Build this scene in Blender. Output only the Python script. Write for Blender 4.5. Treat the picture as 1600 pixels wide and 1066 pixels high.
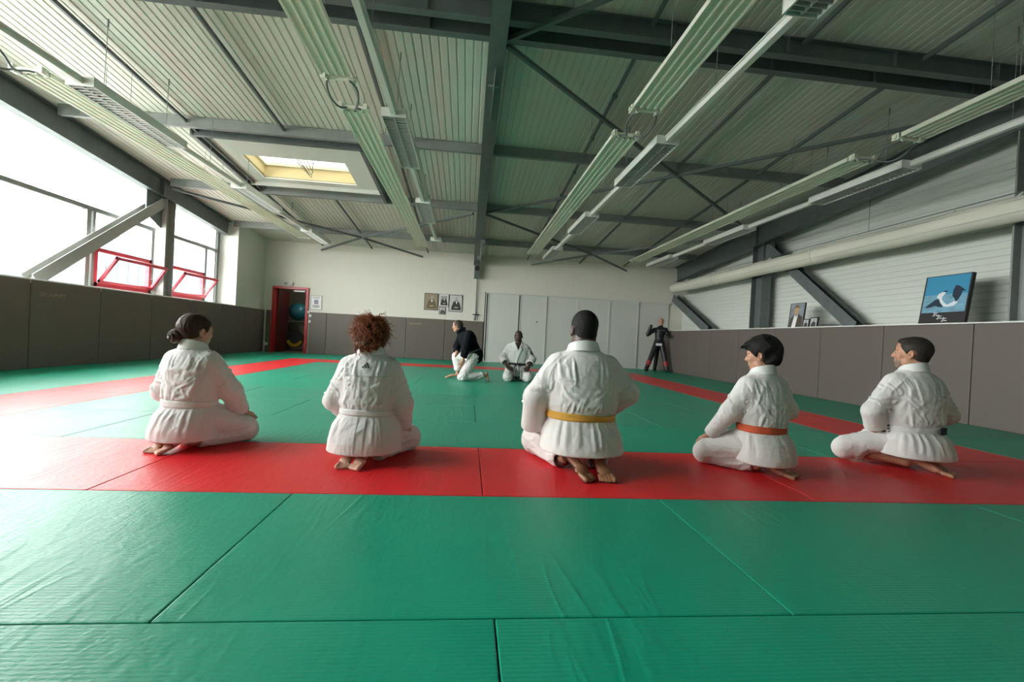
import bpy, bmesh, math, random
import numpy as np
from mathutils import Vector, Matrix
random.seed(7); rng = np.random.default_rng(7)
for o in list(bpy.data.objects): bpy.data.objects.remove(o)
sc = bpy.context.scene
col = sc.collection
# ------------------------------------------------------------------ camera
F_PX, YAW, PITCH, ROLL, CAM_H = 690.27, 0.1, -0.006, 0.0517, 0.8264
_f = Vector((math.sin(YAW)*math.cos(PITCH), math.cos(YAW)*math.cos(PITCH), math.sin(PITCH)))
_r0 = Vector((math.cos(YAW), -math.sin(YAW), 0)); _u0 = _r0.cross(_f)
_r = _r0*math.cos(ROLL)+_u0*math.sin(ROLL); _u = -_r0*math.sin(ROLL)+_u0*math.cos(ROLL)
cam_d = bpy.data.cameras.new('camera'); cam_d.sensor_width = 36; cam_d.lens = F_PX/1600*36
cam_d.clip_start = .02; cam_d.clip_end = 400
cam = bpy.data.objects.new('camera', cam_d); col.objects.link(cam)
cam.matrix_world = Matrix(((_r.x,_u.x,-_f.x,0),(_r.y,_u.y,-_f.y,0),(_r.z,_u.z,-_f.z,CAM_H),(0,0,0,1)))
sc.camera = cam
# ------------------------------------------------------------------ sky and daylight
world = bpy.data.worlds.new('overcast'); sc.world = world; world.use_nodes = True
bg = world.node_tree.nodes['Background']; bg.inputs[0].default_value = (1.0, .98, .95, 1); bg.inputs[1].default_value = SKY = 10.0
def portal(name, loc, size, rot):
    l = bpy.data.lights.new(name, 'AREA'); l.shape = 'RECTANGLE'; l.size, l.size_y = size
    l.cycles.is_portal = True
    o = bpy.data.objects.new(name, l); col.objects.link(o); o.location = loc; o.rotation_euler = rot; o['kind'] = 'helper'
portal('window_portal', (-7.35, 6.4, 2.6), (2.6, 13.6), (0, math.radians(-90), 0))
portal('skylight_portal', (-3.47, 9.3, 4.62), (2.0, 1.1), (0, 0, 0))
vs = sc.view_settings; vs.view_transform = 'Standard'; vs.look = 'None'; vs.gamma = 1; vs.exposure = EXPO = 1.22
try: vs.use_curve_mapping = False
except Exception: pass
# ------------------------------------------------------------------ helpers
def tag(o, label=None, cat=None, group=None, kind=None):
    if label: o['label'] = label
    if cat: o['category'] = cat
    if group: o['group'] = group
    if kind: o['kind'] = kind
    return o
def empty(name, loc=(0,0,0), rz=0, parent=None):
    o = bpy.data.objects.new(name, None); col.objects.link(o); o.location = loc; o.rotation_euler = (0,0,rz)
    o.empty_display_size = .1
    if parent: o.parent = parent
    return o
def copy_tree(o, parent=None):
    c = o.copy(); col.objects.link(c); c.parent = parent
    for ch in list(o.children): copy_tree(ch, c)
    return c
class MB:
    """collects shapes and links them as one mesh object"""
    def __init__(s): s.v=[]; s.f=[]; s.m=[]; s.mi=0
    def add(s, verts, faces):
        b=len(s.v); s.v+= [tuple(p) for p in verts]; s.f+=[tuple(b+i for i in f) for f in faces]; s.m+=[s.mi]*len(faces)
    def box(s, x0,x1,y0,y1,z0,z1):
        P=[(x0,y0,z0),(x1,y0,z0),(x1,y1,z0),(x0,y1,z0),(x0,y0,z1),(x1,y0,z1),(x1,y1,z1),(x0,y1,z1)]
        s.add(P,[(3,2,1,0),(4,5,6,7),(0,1,5,4),(1,2,6,5),(2,3,7,6),(3,0,4,7)])
    def hexa(s, P):
        s.add(P,[(3,2,1,0),(4,5,6,7),(0,1,5,4),(1,2,6,5),(2,3,7,6),(3,0,4,7)])
    def extrude(s, prof, a, b, up=(0,0,1)):
        """closed 2-D profile (right, up) swept from a to b"""
        a=Vector(a); b=Vector(b); d=(b-a).normalized(); r=d.cross(Vector(up))
        if r.length<1e-5: r=Vector((1,0,0))
        r.normalize(); u=r.cross(d); n=len(prof)
        V=[a+r*p[0]+u*p[1] for p in prof]+[b+r*p[0]+u*p[1] for p in prof]
        Fc=[(i,(i+1)%n,n+(i+1)%n,n+i) for i in range(n)]
        s.add(V,Fc+[tuple(range(n-1,-1,-1)),tuple(range(n,2*n))])
    def ibeam(s,a,b,h,w,tf=.014,tw=.01,up=(0,0,1)):
        H,W,T=h/2,w/2,tw/2
        s.extrude([(-W,-H),(W,-H),(W,-H+tf),(T,-H+tf),(T,H-tf),(W,H-tf),(W,H),(-W,H),(-W,H-tf),(-T,H-tf),(-T,-H+tf),(-W,-H+tf)],a,b,up)
    def bar(s,a,b,w,h,up=(0,0,1)):
        s.extrude([(-w/2,-h/2),(w/2,-h/2),(w/2,h/2),(-w/2,h/2)],a,b,up)
    def tube(s, pts, r, n=8, cap=True):
        pts=[Vector(p) for p in pts]; rs=r if hasattr(r,'__len__') else [r]*len(pts)
        b=len(s.v); d0=(pts[1]-pts[0]).normalized(); up=Vector((0,0,1)) if abs(d0.z)<.9 else Vector((1,0,0))
        rr=d0.cross(up).normalized()
        for i,p in enumerate(pts):
            d=(pts[min(i+1,len(pts)-1)]-pts[max(i-1,0)])
            if d.length<1e-9: d=d0
            d.normalize(); rr=(rr-d*rr.dot(d)); 
            if rr.length<1e-6: rr=d.orthogonal()
            rr.normalize(); uu=rr.cross(d)
            for k in range(n):
                t=2*math.pi*k/n; s.v.append(tuple(p+(rr*math.cos(t)+uu*math.sin(t))*rs[i]))
        for i in range(len(pts)-1):
            for k in range(n):
                s.f.append((b+i*n+k,b+i*n+(k+1)%n,b+(i+1)*n+(k+1)%n,b+(i+1)*n+k)); s.m.append(s.mi)
        if cap:
            s.f.append(tuple(b+k for k in range(n-1,-1,-1))); s.f.append(tuple(b+(len(pts)-1)*n+k for k in range(n))); s.m+=[s.mi]*2
    def build(s, name, mat, parent=None, smooth=False, bevel=0, loc=None):
        me=bpy.data.meshes.new(name); me.from_pydata(s.v,[],s.f)
        mats=mat if isinstance(mat,(list,tuple)) else [mat]
        for m in mats: me.materials.append(m)
        if len(mats)>1: me.polygons.foreach_set('material_index', s.m)
        bm=bmesh.new(); bm.from_mesh(me); bmesh.ops.recalc_face_normals(bm,faces=bm.faces)
        if bevel:
            es=[e for e in bm.edges if len(e.link_faces)==2 and e.calc_face_angle(0)>.5]
            bmesh.ops.bevel(bm,geom=es,offset=bevel,segments=2,profile=.6,affect='EDGES')
        bm.to_mesh(me); bm.free()
        if smooth: me.polygons.foreach_set('use_smooth',[True]*len(me.polygons))
        if smooth=='auto':
            try: me.set_sharp_from_angle(angle=.6)
            except Exception: pass
        o=bpy.data.objects.new(name,me); col.objects.link(o)
        if loc is not None:
            o.location=loc; me.transform(Matrix.Translation(-Vector(loc)))
        if parent:
            o.parent=parent
            if loc is None:   # geometry is given in world space: cancel the parent's transform
                o.matrix_parent_inverse=world_of(parent).inverted()
        return o
def world_of(o):
    m=Matrix.LocRotScale(o.location,o.rotation_euler,o.scale)
    return (world_of(o.parent)@o.matrix_parent_inverse@m) if o.parent else m
def struct(o): o['kind']='structure'; return o
# ------------------------------------------------------------------ materials
def mat(name, color, rough=.6, metal=0, spec=.5, bump=None, vary=None, **kw):
    """bump=(scale xyz, strength, distance, detail)  vary=(scale xyz, amount)"""
    m=bpy.data.materials.new(name); m.use_nodes=True; nt=m.node_tree; N=nt.nodes; L=nt.links; b=N['Principled BSDF']
    b.inputs['Base Color'].default_value=(*color,1); b.inputs['Roughness'].default_value=rough; b.inputs['Metallic'].default_value=metal
    b.inputs['Specular IOR Level'].default_value=spec
    for k,v in kw.items(): b.inputs[k.replace('_',' ')].default_value=v
    tc=N.new('ShaderNodeTexCoord')
    def noise(scale,detail):
        mp=N.new('ShaderNodeMapping'); mp.inputs['Scale'].default_value=scale; L.new(tc.outputs['Object'],mp.inputs[0])
        n=N.new('ShaderNodeTexNoise'); n.inputs['Scale'].default_value=1; n.inputs['Detail'].default_value=detail; L.new(mp.outputs[0],n.inputs[0]); return n
    if vary:
        n=noise(vary[0],4); mx=N.new('ShaderNodeMix'); mx.data_type='RGBA'
        mx.inputs[6].default_value=(*[c*(1-vary[1]) for c in color],1); mx.inputs[7].default_value=(*[min(1,c*(1+vary[1])) for c in color],1)
        L.new(n.outputs[0],mx.inputs[0]); L.new(mx.outputs[2],b.inputs['Base Color'])
    if bump:
        n=noise(bump[0],bump[3] if len(bump)>3 else 3); bp=N.new('ShaderNodeBump'); bp.inputs['Strength'].default_value=bump[1]; bp.inputs['Distance'].default_value=bump[2]
        L.new(n.outputs[0],bp.inputs['Height']); L.new(bp.outputs[0],b.inputs['Normal'])
    return m
M={}
M['steel']=mat('galvanised_steel',(.135,.16,.16),.5,.35,vary=((6,6,6),.25))
M['steel_light']=mat('dull_steel',(.25,.27,.26),.5,.3,vary=((5,5,5),.2))
M['roof']=mat('coated_roof_sheet',(.60,.60,.53),.45,0,.5,vary=((.35,.05,.05),.10))
M['clad']=mat('white_cladding',(.62,.65,.60),.5,vary=((.4,.4,2),.04))
M['plaster']=mat('painted_plaster',(.68,.67,.60),.85,bump=((40,40,40),.15,.004))
M['plaster_left']=mat('painted_block',(.60,.64,.58),.85)
M['white']=mat('white_enamel',(.72,.73,.69),.35)
M['cream']=mat('cream_enamel',(.74,.76,.64),.4)
M['louvre']=mat('satin_aluminium_louvre',(.50,.52,.50),.3,.4); M['reflector']=mat('shade_dark_reflector',(.10,.11,.10),.3,.3)  # reflector colour is darkened to paint the shade inside the louvre cells
M['duct']=mat('pale_textile_duct',(.66,.65,.56),.75,vary=((5,1.2,5),.13),bump=((14,3,14),.35,.02))
M['black']=mat('black_rubber',(.012,.012,.013),.6)
M['red_paint']=mat('red_paint',(.40,.012,.018),.35)
M['red_frame']=mat('red_window_enamel',(.46,.03,.05),.4)
M['alu']=mat('aluminium_mullion',(.24,.25,.24),.45,.4)
M['pad']=mat('taupe_vinyl_pad',(.125,.104,.088),.55,bump=((160,160,160),.15,.002),vary=((1.2,1.2,1.2),.06))
M['closet']=mat('pale_grey_laminate',(.60,.61,.57),.45)
M['closet_frame']=mat('aluminium_rail',(.66,.67,.63),.4,.2)
M['ledge']=mat('white_ledge',(.78,.79,.76),.5)
M['skywall']=mat('cream_curb',(.72,.60,.34),.7)
M['board']=mat('white_ceiling_board',(.70,.70,.66),.8)
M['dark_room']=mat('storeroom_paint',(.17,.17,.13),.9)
M['paper']=mat('white_paper',(.8,.8,.8),.7)
M['ink']=mat('dark_ink',(.05,.05,.06),.7)
def glass_mat(name='window_glass',tint=(.93,.95,.95)):
    m=bpy.data.materials.new(name); m.use_nodes=True; nt=m.node_tree; N=nt.nodes; L=nt.links
    for n in list(N): N.remove(n)
    o=N.new('ShaderNodeOutputMaterial'); t=N.new('ShaderNodeBsdfTransparent'); t.inputs[0].default_value=(*tint,1)
    g=N.new('ShaderNodeBsdfGlossy'); g.inputs['Roughness'].default_value=.02; lw=N.new('ShaderNodeLayerWeight'); lw.inputs['Blend'].default_value=.5
    p=N.new('ShaderNodeMath'); p.operation='POWER'; p.inputs[1].default_value=5; L.new(lw.outputs['Facing'],p.inputs[0])
    q=N.new('ShaderNodeMath'); q.operation='MULTIPLY_ADD'; q.inputs[1].default_value=.5; q.inputs[2].default_value=.02; L.new(p.outputs[0],q.inputs[0])
    mx=N.new('ShaderNodeMixShader'); L.new(q.outputs[0],mx.inputs[0]); L.new(t.outputs[0],mx.inputs[1]); L.new(g.outputs[0],mx.inputs[2]); L.new(mx.outputs[0],o.inputs[0])
    return m
M['glass']=glass_mat(); M['opal']=glass_mat('opal_dome',(.36,.36,.34))
def mat_vinyl(name,color,seed):
    """ribbed tatami vinyl: fine weave lines along X, soft creases, scuffs"""
    m=bpy.data.materials.new(name); m.use_nodes=True; nt=m.node_tree; N=nt.nodes; L=nt.links; b=N['Principled BSDF']
    tc=N.new('ShaderNodeTexCoord')
    def mp(sc,rot=0,off=0):
        q=N.new('ShaderNodeMapping'); q.inputs['Scale'].default_value=sc; q.inputs['Rotation'].default_value=(0,0,rot); q.inputs['Location'].default_value=(off,off*.7,0); L.new(tc.outputs['Object'],q.inputs[0]); return q
    def noise(sc,rot=0,det=3,dist=0,off=0):
        n=N.new('ShaderNodeTexNoise'); n.inputs['Scale'].default_value=1; n.inputs['Detail'].default_value=det; n.inputs['Distortion'].default_value=dist
        L.new(mp(sc,rot,off).outputs[0],n.inputs[0]); return n
    def math_(op,a,bv):
        q=N.new('ShaderNodeMath'); q.operation=op
        for i,x in enumerate((a,bv)):
            if isinstance(x,(int,float)): q.inputs[i].default_value=x
            else: L.new(x,q.inputs[i])
        return q.outputs[0]
    w=N.new('ShaderNodeTexWave'); w.wave_type='BANDS'; w.bands_direction='Y'; w.inputs['Scale'].default_value=21; w.inputs['Distortion'].default_value=.35; w.inputs['Detail'].default_value=1; L.new(mp((1,1,1)).outputs[0],w.inputs[0])
    fine=noise((60,220,60),0,2)
    cr=noise((6.5,1.1,1),.9,2,.6,seed); cr2=noise((1.2,.9,1),.2,3,0,seed+3)
    ridge=math_('ABSOLUTE',math_('SUBTRACT',cr.outputs[0],.5),0)
    ridge=math_('SUBTRACT',1,math_('MINIMUM',math_('MULTIPLY',ridge,18),1))
    mask=math_('MAXIMUM',math_('SUBTRACT',math_('MULTIPLY',cr2.outputs[0],3),1.3),0)
    h=math_('ADD',math_('ADD',math_('MULTIPLY',w.outputs[0],.0006),math_('MULTIPLY',fine.outputs[0],.0015)),math_('MULTIPLY',math_('MULTIPLY',ridge,mask),.0028))
    h=math_('ADD',h,math_('ADD',math_('MULTIPLY',noise((2.2,2.2,1),0,2,0,seed).outputs[0],.006),math_('MULTIPLY',noise((26,14,1),.5,2,.8,seed).outputs[0],.0022)))
    bp=N.new('ShaderNodeBump'); bp.inputs['Strength'].default_value=.8; bp.inputs['Distance'].default_value=1.0; L.new(h,bp.inputs['Height']); L.new(bp.outputs[0],b.inputs['Normal'])
    sc1=noise((3,1.5,1),.4,5,0,seed+9)
    mx=N.new('ShaderNodeMix'); mx.data_type='RGBA'; L.new(sc1.outputs[0],mx.inputs[0])
    mx.inputs[6].default_value=(*[c*.9 for c in color],1); mx.inputs[7].default_value=(*[min(1,c*1.1+.004) for c in color],1)
    L.new(mx.outputs[2],b.inputs['Base Color'])
    rr=N.new('ShaderNodeMapRange'); rr.inputs[3].default_value=.33; rr.inputs[4].default_value=.46; L.new(sc1.outputs[0],rr.inputs[0]); L.new(rr.outputs[0],b.inputs['Roughness'])
    b.inputs['Specular IOR Level'].default_value=.38
    return m
M['mat_green']=mat_vinyl('green_tatami_vinyl',(.002,.29,.178),1.3)
M['mat_green2']=mat_vinyl('sheen_dulled_green_vinyl',(.018,.26,.165),5.1)  # duller green paints the differing sheen of these mat rows
M['mat_red']=mat_vinyl('red_tatami_vinyl',(.68,.016,.022),9.7)
# ------------------------------------------------------------------ roof plane
A_R, S_R = 4.84, .087
def zr(y): return A_R-S_R*y
Y_BACK, Y_REAR = 14.8, -5.2
XL, XR = -6.47, 6.59      # inner faces of the pads
XWL, XWR = -7.05, 7.42    # window plane, cladding plane
# ================================================================== floor
f=MB(); f.box(-8,8.2,Y_REAR-.3,Y_BACK,-.30,-.045); struct(f.build('floor',mat('dark_screed',(.10,.10,.09),.9)))
def xk(k): return .12+.9455*k
RED=(4,5)
def yr(j): return .29+j      # row j spans yr(j)..yr(j+1)
near={}
def judo_mat(x0,x1,y0,y1,m,label,group):
    g=.0022; b=MB(); b.box(x0+g,x1-g,y0+g,y1-g,-.045,0)
    o=b.build('judo_mat',m,bevel=.0045,loc=((x0+x1)/2,(y0+y1)/2,-.045))
    tag(o,label,'mat',group); return o
ORD=['first','second','third','fourth','fifth','sixth','seventh','eighth','ninth','tenth','eleventh','twelfth','thirteenth','fourteenth','fifteenth','sixteenth','seventeenth']
rows_lab={0:'nearest full row',1:'second row'}
def side_word(xc):
    return 'left' if xc<-.5 else ('right' if xc>.7 else 'middle')
for j in range(-2,15):
    y0=yr(j); y1=min(yr(j+1),Y_BACK-.02)
    if j==14: y1=Y_BACK-.01
    ks=list(range(-8,8))
    inner=range(-4,4)
    start=0 if j%2==0 else 1
    if 3<=j<=10 or j in (2,11):
        pass
    # interior and border rows of two-module mats along X
    red_row = j in (2,11)
    spans=[]
    if j<2 or j>11:
        k=-8+(start)
        if start: spans.append((-8,-7))
        while k<7: spans.append((k,min(k+2,7))); k+=2
    else:
        spans+= [(-7,-5)] if True else []
        if red_row:
            off=0
            spans.append((-5,-4)) ; k=-4
            while k<4: spans.append((k,k+2)); k+=2
            spans.append((4,5))
        else:
            k=-4+start
            if start: spans.append((-4,-3))
            while k<4: spans.append((k,min(k+2,4))); k+=2
        spans.append((5,7))
    for a,b in spans:
        x0=max(xk(a),XL-.12); x1=min(xk(b),XR+.12)
        if x1-x0<.1: continue
        red = red_row and a>=-5 and b<=5
        sheen_dull = (j in (4,5)) or (j==3 and a<0) or (j>=8 and a<-1 and j<11)
        m=M['mat_red'] if red else (M['mat_green2'] if sheen_dull else M['mat_green'])
        if red:
            if j==2:
                lab={-5:'red judo mat in the near strip at the far left picture edge',-4:'red judo mat in the near strip, under the toes of the woman with the bun',
                     -2:'red judo mat in the near red strip under the curly-haired kneeling woman',0:'red judo mat in the near red strip under the man with the yellow belt',
                     2:'red judo mat in the near strip under the boy with the orange belt',4:'red judo mat in the near red strip, at the far right edge'}[a]
                grp='red mats of the near strip'
            else: lab='red judo mat in the far red strip in front of the back wall'; grp='red mats of the far strip'
        else:
            if j==0:
                lab={True:'green judo mat in the front row, left of the centre seam with diagonal creases',False:'green judo mat in the front row, right of the short dark centre seam'}[a<0]
                if a<-2: lab='green judo mat in the front row at the bottom left corner of the picture'
                if a>1: lab='green judo mat in the front row at the bottom right corner of the picture'
                if a<-4 or a>3: lab='green judo mat in the front row beyond the picture edge'
                grp='green mats of the front row'
            elif j==1:
                lab={-3:'greyish green judo mat before the red strip, left of the slanting seam',-1:'green judo mat between the two slanting seams, before the red strip',1:'green judo mat before the red strip, right of the long slanting seam'}.get(a,'outer green judo mat just in front of the near red strip')
                grp='green mats before the red strip'
            elif j<0: lab='green judo mat behind the camera position'; grp='green mats behind the camera'
            elif a==-7 : lab='green judo mat in the border along the left padded wall'; grp='green mats along the left wall'
            elif a==5: lab='green judo mat in the border along the right padded wall'; grp='green mats along the right wall'
            elif j>11: lab='green judo mat in the narrow border along the back wall'; grp='green mats along the back wall'
            elif sheen_dull: lab='duller green judo mat inside the red border, just beyond the kneeling row'; grp='duller green mats inside the red border'
            else: lab='bright green judo mat inside the red border'; grp='bright green mats inside the red border'
        ci=[q for q in spans].index((a,b)); row=ORD[j] if j>=0 else ORD[-j-1]
        if j>=2 and not (red and j==2):
            if a==-7 and 2<=j<=11: lab='green judo mat along the left padded wall, %s row from the front'%row
            elif a==5 and 2<=j<=11: lab='green judo mat along the right padded wall, %s row from the front'%row
            elif red: lab='red judo mat in the far red strip, %s from the left'%ORD[ci-1]
            elif j>11: lab='green judo mat near the back wall, %s row from it, %s from the left'%(ORD[14-j],ORD[ci])
            else: lab='%s green mat inside the red border, %s row in, %s from left'%('duller' if sheen_dull else 'bright',ORD[j-3],ORD[ci-1])
        elif j in (0,1) and (lab.startswith('outer') or 'beyond' in lab): lab='green judo mat in the %s row, %s from the left wall'%(('front','second')[j],ORD[ci])
        elif j<0: lab='green judo mat behind the camera, %s row behind it, %s from the left'%(row,ORD[ci])
        judo_mat(x0,x1,y0,y1,m,lab,grp)
for a,w,g in ((-5,'left','red mats of the left strip'),(4,'right','red mats of the right strip')):
    for j in range(3,11,2):
        judo_mat(xk(a),xk(a+1),yr(j),yr(j+2),M['mat_red'],'red judo mat in the %s red side strip, %s of four counted from the front'%(w,ORD[(j-3)//2]),g)
# ================================================================== walls
wl=MB()
wl.box(XWL-.2,XL-.06,Y_REAR,13.1,-.05,1.28)                 # low wall below the windows
struct(wl.build('wall_left',M['plaster_left']))
wl=MB(); wl.hexa([(XWL-.2,Y_REAR,1.28),(XL-.06,Y_REAR,1.28),(XL-.06,-.35,1.28),(XWL-.2,-.35,1.28),(XWL-.2,Y_REAR,zr(Y_REAR)+.03),(XL-.06,Y_REAR,zr(Y_REAR)+.03),(XL-.06,-.35,zr(-.35)+.03),(XWL-.2,-.35,zr(-.35)+.03)])
struct(wl.build('wall_left_rear',M['plaster_left']))
wl=MB(); wl.box(XWL-.2,XL-.05,13.1,Y_BACK,-.05,4.4); struct(wl.build('wall_left_pier',M['plaster_left']))
s=MB(); s.box(XWL-.02,XL-.005,Y_REAR,13.098,1.28,1.352); struct(s.build('trim_1',M['ledge'],bevel=.004))
wr=MB(); wr.box(XWR+.02,XWR+.2,Y_REAR,Y_BACK+.2,-.05,4.9); struct(wr.build('wall_right_core',M['plaster']))
wr=MB(); wr.box(XR+.06,XWR+.01,Y_REAR,Y_BACK,-.05,1.26); struct(wr.build('wall_right_low',M['plaster']))
s=MB(); s.box(XR-.004,XWR+.005,Y_REAR,Y_BACK-.002,1.335,1.352); s.box(XR+.06,XWR,Y_REAR,Y_BACK-.002,1.26,1.336); struct(s.build('trim_2',M['ledge']))
# ribbed cladding on the right wall
def ribbed(lo,hi,pitch,depth,fn,groove=.32):
    """list of (u, d) samples of a ribbed section"""
    out=[]; n=int(round((hi-lo)/pitch)); p=(hi-lo)/n; g=p*groove
    for i in range(n):
        u=lo+i*p; out+=[(u,0),(u+p-g,0),(u+p-g*.72,depth),(u+p-g*.28,depth)]
    out.append((hi,0)); return out
cl=MB(); S_=ribbed(1.35,4.85,.1,.012,None,.22)
ys=[Y_REAR,Y_BACK]
V=[(XWR+d,y,u) for (u,d) in S_ for y in ys]
cl.add(V,[(2*i,2*i+1,2*i+3,2*i+2) for i in range(len(S_)-1)])
struct(cl.build('wall_right',M['clad']))
# back wall with door opening
bw=MB(); D0,D1,DZ=-6.21,-5.18,2.07
bw.box(-7.3,D0,Y_BACK,Y_BACK+.18,-.05,3.9); bw.box(D1,7.6,Y_BACK,Y_BACK+.18,-.05,3.9); bw.box(D0,D1,Y_BACK,Y_BACK+.18,DZ,3.9)
struct(bw.build('wall_back',M['plaster']))
# rear wall behind the camera
rw=MB(); rw.box(-7.3,7.6,Y_REAR-.2,Y_REAR,-.05,5.6)
struct(rw.build('wall_rear',M['plaster']))
# left window wall: rail above beam
wt=MB(); wt.hexa([(XWL-.2,Y_REAR,zr(Y_REAR)-.30),(XWL+.02,Y_REAR,zr(Y_REAR)-.30),(XWL+.02,13.1,zr(13.1)-.30),(XWL-.2,13.1,zr(13.1)-.30),(XWL-.2,Y_REAR,zr(Y_REAR)+.1),(XWL+.02,Y_REAR,zr(Y_REAR)+.1),(XWL+.02,13.1,zr(13.1)+.1),(XWL-.2,13.1,zr(13.1)+.1)])
struct(wt.build('wall_left_head',M['alu']))
# ---- storeroom behind the door
st=MB(); st.box(-7.3,-4.4,16.9,17.0,-.05,2.5); st.box(-7.4,-7.3,Y_BACK+.18,17.0,-.05,2.5); st.box(-4.5,-4.4,Y_BACK+.18,17,-.05,2.5); st.box(-7.4,-4.4,Y_BACK+.18,17,2.45,2.55)
struct(st.build('wall_storeroom',M['dark_room']))
st=MB(); st.box(-7.4,-4.4,Y_BACK+.0,17,-.3,-.02); struct(st.build('floor_storeroom',M['dark_room']))
# ================================================================== roof
SK=(-4.42,-2.52,8.8,9.8)
rf=MB(); S_=ribbed(-7.25,7.6,.105,.010,None,.28)
def strip(seq,y0,y1):
    V=[(u,y,zr(y)+d) for (u,d) in seq for y in (y0,y1)]
    rf.add(V,[(2*i,2*i+1,2*i+3,2*i+2) for i in range(len(seq)-1)])
iL=max(i for i,(u,d) in enumerate(S_) if u<=SK[0]+.02 and d==0); iR=min(i for i,(u,d) in enumerate(S_) if u>=SK[1]-.02 and d==0)
strip(S_[:iL+1],Y_REAR,Y_BACK+.05); strip(S_[iR:],Y_REAR,Y_BACK+.05); strip(S_[iL:iR+1],Y_REAR,SK[2]); strip(S_[iL:iR+1],SK[3],Y_BACK+.05)
struct(rf.build('ceiling',M['roof']))
rt=MB()
def slab(x0,x1,y0,y1,t0=.03,t1=.18):
    rt.hexa([(x0,y0,zr(y0)+t0),(x1,y0,zr(y0)+t0),(x1,y1,zr(y1)+t0),(x0,y1,zr(y1)+t0),(x0,y0,zr(y0)+t1),(x1,y0,zr(y0)+t1),(x1,y1,zr(y1)+t1),(x0,y1,zr(y1)+t1)])
slab(-7.4,SK[0]-.045,Y_REAR-.2,15.1); slab(SK[1]+.045,7.8,Y_REAR-.2,15.1); slab(SK[0]-.045,SK[1]+.045,Y_REAR-.2,SK[2]-.045); slab(SK[0]-.045,SK[1]+.045,SK[3]+.045,15.1)
struct(rt.build('ceiling_light_block',M['steel']))  # unseen slab above the ribbed sheets, added to block light
# skylight: curb, dome, lining boards, opener
def sloped(mb,x0,x1,y0,y1,a,b):
    mb.hexa([(x0,y0,zr(y0)+a),(x1,y0,zr(y0)+a),(x1,y1,zr(y1)+a),(x0,y1,zr(y1)+a),(x0,y0,zr(y0)+b),(x1,y0,zr(y0)+b),(x1,y1,zr(y1)+b),(x0,y1,zr(y1)+b)])
sk=empty('roof_skylight',(-3.47,9.3,zr(9.3))); tag(sk,'open rectangular roof skylight with cream curb walls and a bright dome','skylight')
c=MB(); t=.04; zt=.27
sloped(c,SK[0]-t,SK[0],SK[2]-t,SK[3]+t,-.02,zt); sloped(c,SK[1],SK[1]+t,SK[2]-t,SK[3]+t,-.02,zt); sloped(c,SK[0],SK[1],SK[2]-t,SK[2],-.02,zt); sloped(c,SK[0],SK[1],SK[3],SK[3]+t,-.02,zt)
c.build('curb',M['skywall'],sk)
c=MB(); sloped(c,SK[0]-.02,SK[1]+.02,SK[2]-.02,SK[3]+.02,zt,zt+.012); c.build('dome_pane',M['opal'],sk)
c=MB(); 
for x in (SK[0]+.03,SK[1]-.03): c.bar((x,SK[2],zr(SK[2])+zt-.05),(x,SK[3],zr(SK[3])+zt-.05),.03,.03)
for y in (SK[2]+.03,SK[3]-.03): c.bar((SK[0],y,zr(y)+zt-.05),(SK[1],y,zr(y)+zt-.05),.03,.03)
c.build('frame',M['cream'],sk)
c=MB(); xm=-3.47
for dx in (-.12,-.04,.05,.13):
    c.tube([(xm+dx-.05,8.95,zr(9)+.22),(xm+dx*.4,9.72,zr(9.7)+.02+abs(dx)*.6)],.008,6)
c.tube([(xm-.16,9.4,zr(9.4)+.16),(xm+.02,9.74,zr(9.7)+.0),(xm+.16,9.4,zr(9.4)+.18)],.01,6)
c.build('opener',M['alu'],sk)
c=MB()
sloped(c,-4.78,SK[0],8.13,10.0,-.06,-.03); sloped(c,SK[1],-2.08,8.13,10.0,-.06,-.03); sloped(c,SK[0],SK[1],8.13,SK[2],-.06,-.03); sloped(c,SK[0],SK[1],SK[3],10.0,-.06,-.03)
sloped(c,-4.78,-2.08,9.98,10.02,-.14,-.03)
c.build('lining_board',M['board'],sk)
c=MB(); sloped(c,-4.8,-1.98,8.0,8.06,-.16,-.01); sloped(c,-2.04,-1.97,8.0,10.35,-.2,-.02); sloped(c,-4.84,-4.78,8.0,10.35,-.16,-.02); c.build('trimmer',M['steel'],sk)
# ================================================================== steelwork
PY=[-.25,2.40,5.05,7.73,10.4,13.05]
def purl(y,label,h=.17,w=.07):
    b=MB(); zt=zr(y)-.004
    for (x0,x1) in ((-6.62,.07),(.27,6.9)):
        z=zt-h/2; W=w/2
        # C section, web on the near side
        b.extrude([(-W,-h/2),(W,-h/2),(W,-h/2+.006),(-W+.006,-h/2+.006),(-W+.006,h/2-.006),(W,h/2-.006),(W,h/2),(-W,h/2)][::-1],(x1,y,z),(x0,y,z))
        x=x0+.3
        while x<x1: b.box(x,x+.012,y-W-.006,y-W+.002,z-.06,z+.06); x+=1.0
    o=b.build('purlin',M['steel_light']); tag(o,label,'purlin','purlins under the roof sheets'); return o
purl(7.73,'galvanised purlin crossing the ceiling just in front of the skylight')
purl(10.4,'galvanised purlin crossing the ceiling just beyond the skylight')
purl(13.05,'galvanised purlin crossing the ceiling nearest to the back wall')
purl(2.40,'galvanised purlin crossing above the camera, before the double beam')
purl(-.25,'galvanised purlin behind the camera position')
for y,dz,lab in ((4.76,.20,'nearer of the two dark cross beams running side to side at the top'),(5.02,.22,'farther of the two dark cross beams running side to side at the top')):
    b=MB(); h=.21
    for (x0,x1) in ((-6.62,.08),(.25,6.9)): b.ibeam((x0,y,zr(y)-.01-h/2),(x1,y,zr(y)-.01-h/2),h,.1,.01,.008)
    x=-6
    while x<6.8:
        if abs(x)>.4: b.box(x,x+.01,y-.05,y,zr(y)-h,zr(y)-.02)
        x+=1.35
    tag(b.build('cross_beam',M['steel']),lab,'beam','paired cross beams')
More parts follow.
